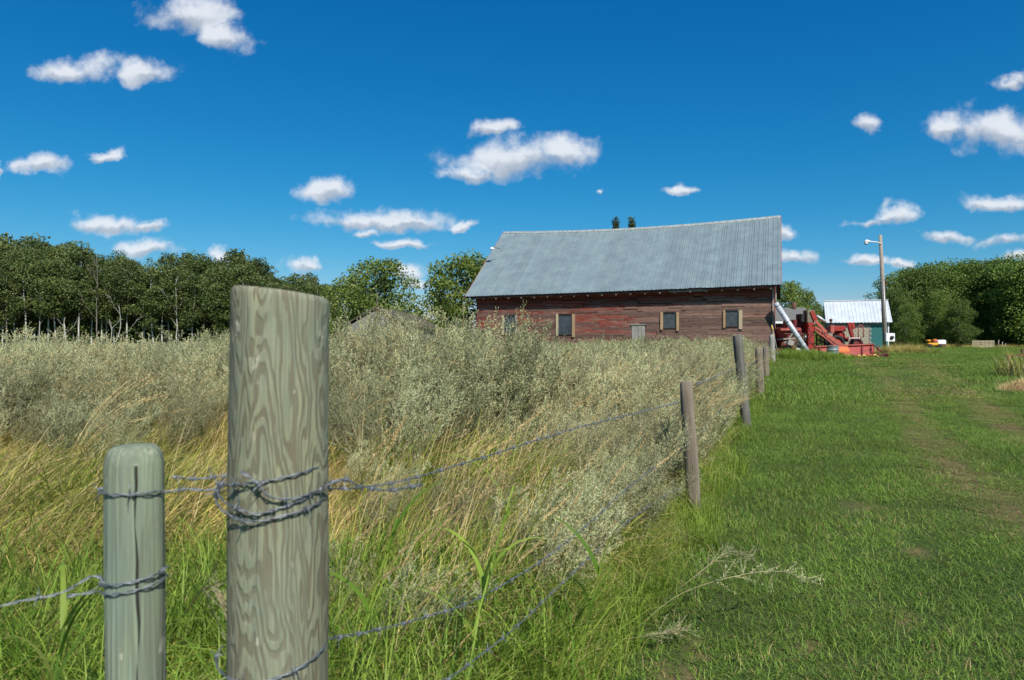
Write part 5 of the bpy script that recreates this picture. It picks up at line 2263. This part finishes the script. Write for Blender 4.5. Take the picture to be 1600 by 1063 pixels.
wheel('wheel', 1307, 536, 41.8, .5, .3, M_black, M_red, SW)
wheel('wheel', 1338, 538, 42.6, .42, .25, M_black, M_maroon, SW)
boxpx('seat', M_black, 1333, 1338, 508, 513, 42.1, .4, SW, .03)

# ------------------------------------------------------------------ small things by the machines
def drum():
    c = at(1301, 558, 34.2)
    o = empty('steel_drum', (c.x, 34.2, ground_z(c.x, 34.2)))
    tag(o, 'grey steel drum standing in the grass before the red header', 'drum')
    m_ = MB()
    zs = [(0, .26), (.02, .28), (.25, .28), (.265, .292), (.28, .28), (.5, .28), (.515, .292), (.53, .28), (.74, .28), (.755, .292), (.77, .27), (.772, .0)]
    zs = [(z_ * .82, r) for z_, r in zs]
    m_.tube([(0, 0, z_ + i * 1e-4) for i, (z_, r) in enumerate(zs)], [max(.001, r) for z_, r in zs], 20)
    m_.build('shell', M_drum, o)
    MB().tube([(.12, 0, .635), (.12, 0, .655)], .03, 8).build('bung', M_iron, o)


drum()
# tyre lying by the tube
c = at(1229, 547, 33.2)
ty = empty('tyre', (c.x, 33.2, ground_z(c.x, 33.2) + .10))
tag(ty, 'old black tyre lying in the weeds by the barn corner', 'tyre')
m_ = MB()
ring = []
n_ = 22
vs, fs = [], []
for i in range(n_):
    a = 2 * math.pi * i / n_
    for j in range(8):
        b__ = 2 * math.pi * j / 8
        rr = .34 + .11 * math.cos(b__)
        vs.append((rr * math.cos(a), rr * math.sin(a), .10 * math.sin(b__)))
for i in range(n_):
    for j in range(8):
        fs.append((i * 8 + j, ((i + 1) % n_) * 8 + j, ((i + 1) % n_) * 8 + (j + 1) % 8, i * 8 + (j + 1) % 8))
m_.add(vs, fs, True)
m_.build('casing', M_black, ty)
# shovel with yellow handle leaning on the barn corner
c = at(1216, 545, 33.3)
sv = empty('shovel', (c.x, 33.3, ground_z(c.x, 33.3)))
tag(sv, 'shovel with a yellow grip leaning against the barn corner', 'shovel')
MB().tube([(0, 0, .15), (-.12, .35, 1.35)], .02, 8).build('handle', M_greyboard, sv)
MB().tube([(-.12, .35, 1.35), (-.15, .44, 1.62)], .035, 8).build('grip', M_yellow, sv)
m_ = MB()
m_.add([(-.1, -.02, .0), (.1, -.02, .0), (.12, 0, .28), (-.12, 0, .28), (-.1, .0, .0), (.1, .0, .0), (.12, .02, .28), (-.12, .02, .28)], [(0, 1, 2, 3), (7, 6, 5, 4), (0, 4, 5, 1), (1, 5, 6, 2), (2, 6, 7, 3), (3, 7, 4, 0)])
m_.build('blade', M_drum, sv)
# plank lying across scrap
c = at(1228, 530, 35.0)
pk = MB()
pk.bar((-.6, 0, 0), (.45, .1, .06), .12, .06)
pk.bar((-.2, .1, -.2), (.3, .12, .38), .06, .05)
pk.bar((.0, .05, -.3), (.1, .05, -.05), .35, .3)
o = pk.build('timber_scraps', M_greyboard, None, (c.x, 34.6, c.z))
tag(o, 'pale offcuts of timber piled against the machine by the barn corner', 'timber')
MB().box((.0, .0, -.62), (.6, .5, .66), bev=.05).build('box', M_iron, o)
# bucket purple-grey hanging at the corner
c = at(1208, 546, 33.0)
bk_ = MB()
bk_.tube([(0, 0, 0), (0, 0, .34)], [.12, .16], 14)
o = bk_.build('bucket', M_iron, None, (c.x, 33.0, ground_z(c.x, 33.0) + .02))
tag(o, 'dark bucket standing at the foot of the barn corner post', 'bucket')
MB().tube([(-.16, 0, .34), (-.1, 0, .46), (.1, 0, .46), (.16, 0, .34)], .008, 6).build('handle', M_galv, o)

# yellow toy loader and white pail, far lawn
c = at(1457, 541, 74)
yt = empty('yellow_mower', (c.x, 74, ground_z(c.x, 74)))
tag(yt, 'small yellow orange ride on mower parked before the right hand trees', 'mower')
MB().box((0, 0, .38), (1.25, .8, .34), bev=.1).build('body', M_orange_y, yt)
MB().box((-.45, 0, .78), (.35, .6, .22), bev=.08).build('hood', M_orange_y, yt)
MB().box((.25, 0, .80), (.4, .45, .35), bev=.08).build('seat', M_orange, yt)
off = yt.location.copy()
for dx in (-.5, .5):
    m_ = MB()
    m_.tube([(dx, -.5, .22), (dx, -.3, .22)], .22, 14)
    m_.build('wheel', M_black, yt)
c = at(1469, 538, 76)
wt = MB()
wt.box((0, 0, .62), (.95, .7, .5), bev=.06)
o = wt.build('white_tank', M_white, None, (c.x, 76, ground_z(c.x, 76)))
tag(o, 'white plastic box on a dark stand right of the yellow mower', 'box')
MB().box((0, 0, .18), (.85, .6, .36), bev=.02).build('stand', M_iron, o)

# pallets as a low white fence
for i, (x0, x1, Z, lab) in enumerate(((1519, 1538, 75, 'whitish pallet with horizontal boards leaning before the dark trees'), (1538, 1554, 75, 'whitish pallet with upright slats right of the horizontal one'))):
    a, b__ = at(x0, 0, Z), at(x1, 0, Z)
    w_ = b__.x - a.x
    gz_ = ground_z((a.x + b__.x) / 2, Z)
    o = empty('pallet', ((a.x + b__.x) / 2, Z, gz_))
    tag(o, lab, 'pallet', 'pallets set up before the right hand trees')
    h_ = .78
    if i == 0:
        for k in range(4):
            MB().box((0, 0, .08 + k * .21), (w_, .03, .12)).build('slat', M_pine_pale, o)
        for s in (-1, 0, 1):
            MB().box((s * (w_ / 2 - .06), .06, h_ / 2), (.09, .08, h_)).build('stringer', M_pine_pale, o)
    else:
        for k in range(8):
            MB().box((-w_ / 2 + .07 + k * (w_ - .14) / 7, 0, h_ / 2), (.08, .03, h_)).build('slat', M_pine_pale, o)
        for zz in (.06, h_ - .05):
            MB().box((0, .05, zz), (w_, .08, .12)).build('stringer', M_pine_pale, o)
for i, x in enumerate((1560, 1566, 1571)):
    c = at(x, 0, 75)
    m_ = MB().tube([(0, 0, -.1), (.03, 0, .9 - .2 * i)], .035, 6)
    o = m_.build('stake', M_greytrim, None, (c.x, 75, ground_z(c.x, 75)))
    tag(o, ['tallest thin pale stake right of the pallets', 'middle thin stake right of the pallets', 'shortest thin stake right of the pallets'][i], 'stake', 'stakes right of the pallets')


# straw mound at the right edge: a low heap shaped by noise, with straw on it
def mound(name, label, cx, cy, rx, ry, h, mat, seed):
    g_ = random.Random(seed)
    vs, fs = [], []
    NR, NA = 12, 40
    gz_ = ground_z(cx, cy)
    for i in range(NR + 1):
        t = i / NR
        for k in range(NA):
            a = 2 * math.pi * k / NA
            e = 1 + .25 * (vnoise(math.cos(a) * 2, math.sin(a) * 2, .8, seed) - .5)
            rr = t * e
            hh = h * (1 - t ** 2.2) * (.75 + .5 * vnoise(rr * math.cos(a) * 3, rr * math.sin(a) * 3, .7, seed + 1)) + .02 * g_.random()
            vs.append((rx * rr * math.cos(a), ry * rr * math.sin(a), hh - .03 * t))
    for i in range(NR):
        for k in range(NA):
            j = (k + 1) % NA
            fs.append((i * NA + k, (i + 1) * NA + k, (i + 1) * NA + j, i * NA + j))
    me = mesh_np(name, vs, fs, [mat], None, True)
    o = link(name, me, loc=(cx, cy, gz_))
    tag(o, label, 'straw heap')
    V, F_, rv = blades(4200, 1.0, .08, .24, .008, 1.2, .8, seed, seg=2)
    V = V * np.array([1, 1, 1])
    root = V.reshape(4200, -1, 3)
    r0 = root[:, 0, :2]
    rad = np.linalg.norm(r0, axis=1)
    z_ = h * (1 - rad ** 2.2) * .95
    root = root + np.stack([r0[:, 0] * (rx - 1), r0[:, 1] * (ry - 1), z_], 1)[:, None, :]
    me2 = mesh_np('loose_straw', root.reshape(-1, 3), F_, [M_straw], {'rv': rv})
    s_ = link('loose_straw', me2, o)
    s_['kind'] = 'stuff'
    return o


mound('straw_heap', 'low heap of flattened tan straw on the lawn at the right edge', 12.75, 16.2, 1.2, .6, .30, M_straw_pile, 4)
# brush clump
P_ = at(1592, 0, 19.2)
bm = MB()
g = random.Random(77)
parts = []
V1 = blades(260, .55, .5, 1.05, .012, .25, .7, 901, seg=4)
V2 = blades(200, .5, .4, .9, .012, .3, .6, 902, seg=4)
me = plant_mesh('dry_brush', [(*V1, 0), (*V2, 1)], [M_field, M_sage_stem])
o = link('dry_brush', me, loc=(P_.x + .75, 20.0, ground_z(P_.x, 20)), sc=(1.3, 1.2, .95))
tag(o, 'clump of olive and brown dry brush behind the straw heap', 'brush')
# rusty implement on top of brush
ri = empty('rusty_implement', at(1590, 556, 21.2))
tag(ri, 'rusty iron frame poking out of the brush at the right edge', 'scrap iron')
MB().bar((-.35, 0, 0), (.6, 0, .04), .07, .07).build('beam', M_iron, ri)
MB().bar((.12, 0, 0), (.14, 0, .22), .05, .05).build('upright', M_iron, ri)
MB().bar((-.3, 0, 0), (-.2, 0, -.6), .06, .06).build('leg', M_iron, ri)
MB().bar((.5, 0, 0), (.5, 0, -.6), .06, .06).build('leg', M_iron, ri)

# weeds at the foot of the pole
pts = []
g = random.Random(3)
for k in range(60):
    x = PP.x + g.gauss(.4, .9)
    y = 46.5 + g.gauss(0, .8)
    s = g.uniform(.8, 1.35)
    pts.append((x, y, ground_z(x, y), 0, 0, g.uniform(0, 6), s * 1.3, s * 1.3, s * .9, .05 + .2 * g.random(), g.randrange(4)))
for k in range(120):
    x = g.uniform(.61, .80) * 78
    y = 79 + g.gauss(0, 2)
    s = g.uniform(.5, 1.1)
    pts.append((x, y, ground_z(x, y), 0, 0, g.uniform(0, 6), s * 2.2, s * 2.2, s * .8, .05 + .2 * g.random(), g.randrange(4)))
scatter('rough_weeds', pts, FIELD, 'rough dry weeds round the light pole and before the far trees', 'weeds')


# ------------------------------------------------------------------ single plants that stand out near the camera
def arch_branch(label, pts_, seed, n=900):
    g_ = np.random.default_rng(seed)
    C = resample(pts_, .02)
    segs_ = [(np.array(a), np.array(b_)) for a, b_ in zip(C[:-1], C[1:])]
    S = ribbons(np.array(segs_), np.array([(.0018, .0016)] * len(segs_)), g_.random(len(segs_)))
    LP, LD, extra = [], [], []
    m = len(C)
    nb_ = 34
    for b_ in range(nb_):
        i = int(m * (.35 + .64 * (b_ + g_.random()) / nb_))
        i = min(i, m - 2)
        c = np.array(C[i])
        d = np.array(C[i + 1]) - c
        d /= np.linalg.norm(d) + 1e-9
        d2 = d * .8 + g_.normal(size=3) * .5 + np.array([0, 0, .1])
        d2 /= np.linalg.norm(d2)
        L = .05 + .08 * g_.random()
        extra.append((c, c + d2 * L))
        for k in range(n // nb_):
            LP.append(c + d2 * L * g_.random() + g_.normal(size=3) * .003)
            LD.append(d2 + g_.normal(size=3) * .7)
    S2 = ribbons(np.array(extra), np.array([(.0012, .0008)] * len(extra)), g_.random(len(extra)))
    k = len(LP)
    L_ = leaflets(np.array(LP), np.array(LD), .009 * (.6 + g_.random(k)), .0032 * np.ones(k), g_, g_.random(k) * .8)
    me = plant_mesh('wormwood_branch', [(S[0], S[1], S[2], 1), (S2[0], S2[1], S2[2], 1), (L_[0], L_[1], L_[2], 0)], [M_sage, M_sage_stem])
    o = link('wormwood_branch', me)
    tag(o, label, 'branch')
    return o


def gp(x, y, h=0.0):
    """ground-ish point seen at (x, y), h above the ground"""
    dyy = y - 531
    Z = (EYE - h) * F / dyy
    return at(x, y, Z)


arch_branch('long wormwood branch arching low over the lawn, tip drooping right', [gp(985, 990, .05), gp(1060, 930, .22), gp(1150, 900, .30), gp(1220, 893, .24), gp(1275, 912, .12)], 1)
arch_branch('shorter wormwood branch just above the long arching one', [gp(1010, 960, .1), gp(1080, 905, .28), gp(1140, 862, .34), gp(1180, 872, .26)], 2, 600)
arch_branch('thin wormwood twig lying low near the bottom edge', [gp(960, 1000, .05), gp(1020, 992, .10), gp(1070, 980, .08)], 3, 350)
arch_branch('pale wormwood sprig beside the slim post at mid height', [Vector((-.66, 1.38, .80)), Vector((-.60, 1.35, .865)), Vector((-.55, 1.33, .83)), Vector((-.50, 1.32, .855))], 5, 420)
arch_branch('pale wormwood sprig between the posts near the bottom', [Vector((-.67, 1.40, .62)), Vector((-.60, 1.38, .66)), Vector((-.54, 1.36, .60)), Vector((-.49, 1.34, .63))], 6, 380)


def reed(label, base, h, lean_az, seed, nl=5, mat=None, lw=.02):
    g_ = np.random.default_rng(seed)
    parts_ = []
    segs_ = []
    p = np.array([0., 0, 0])
    P2 = [p.copy()]
    for i in range(6):
        p = p + np.array([math.cos(lean_az) * .10 * h / 2, math.sin(lean_az) * .05, h / 6])
        P2.append(p.copy())
    segs_ = [(a, b_) for a, b_ in zip(P2[:-1], P2[1:])]
    S = ribbons(np.array(segs_), np.array([(.003, .0027)] * 6), g_.random(6))
    parts_.append((S[0], S[1], S[2], 0))
    for k in range(nl):
        V, F_, rv = blades(1, .001, .20, .34, lw, .4, 1.1, seed * 31 + k, seg=7, lean_dir=(k % 2) * math.pi + g_.normal() * .5, spread=.2, wtip=.05)
        # leaf is broadest in the middle
        q = P2[min(5, 2 + k)]
        parts_.append((V + q, F_, rv, 0))
    me = plant_mesh('reed', parts_, [M_green])
    o = link('reed', me, loc=base)
    tag(o, label, 'reed')
    return o


reed('broad leaved green reed with a bright blade in the middle of the grass', at(738, 860, 2.0) + Vector((0, 0, -.25)), .42, 0.3, 7)
reed('green reed with wide leaves just right of the corner post', at(535, 1000, 1.8) + Vector((0, 0, -.15)), .46, .1, 8)
reed('green reed at the bottom edge, halfway between post and lawn', at(720, 1010, 1.9) + Vector((0, 0, -.2)), .36, .9, 9)
reed('low green reed blade near the wire, bottom centre', at(900, 960, 2.5) + Vector((0, 0, -.2)), .4, .3, 10)
reed('green reed leaning at the bottom left corner of the photo', at(60, 1063, 1.5) + Vector((0, 0, -.2)), .3, 2.4, 11)

# tall tan seed heads leaning across the wire
SH = []
for i in range(4):
    SH.append(plant_mesh('seed_stalk', seedhead_stalk(700 + i, H=1.0, lean=.3 + .08 * i, head=.16, n=150), [M_straw]))
spots = [(620, 700, 3.2), (680, 740, 3.0), (730, 690, 3.5), (770, 650, 3.8), (860, 700, 3.6), (565, 720, 2.9), (910, 720, 3.7), (640, 770, 2.8), (760, 780, 2.8), (815, 700, 3.4), (640, 835, 2.6), (560, 880, 2.4), (790, 735, 3.2), (765, 720, 3.3), (800, 745, 3.0), (835, 738, 3.3), (690, 860, 2.5), (720, 900, 2.4), (655, 905, 2.3), (820, 800, 2.9), (870, 850, 2.9), (600, 780, 3.0),
         (745, 830, 2.6), (780, 870, 2.5), (900, 800, 3.2), (950, 760, 3.6), (540, 830, 2.7), (585, 850, 2.6), (710, 810, 2.9), (850, 770, 3.1), (930, 850, 3.1), (1000, 720, 3.9)]
g = random.Random(8)
for i, (x, y, Z) in enumerate(spots):
    tip = at(x, y - 25, Z)
    s = max(.5, min(1.15, (tip.z) / .93))
    b_ = Vector((tip.x - .26 * s, Z, 0))
    o = link('seed_stalk', SH[i % 4], None, b_, (0, 0, g.uniform(-.35, .35)), (s, s, s))
    tag(o, 'single tan seed stalk leaning right through the grass before the wires', 'grass stalk', 'tan seed stalks leaning through the wires')
print('done')
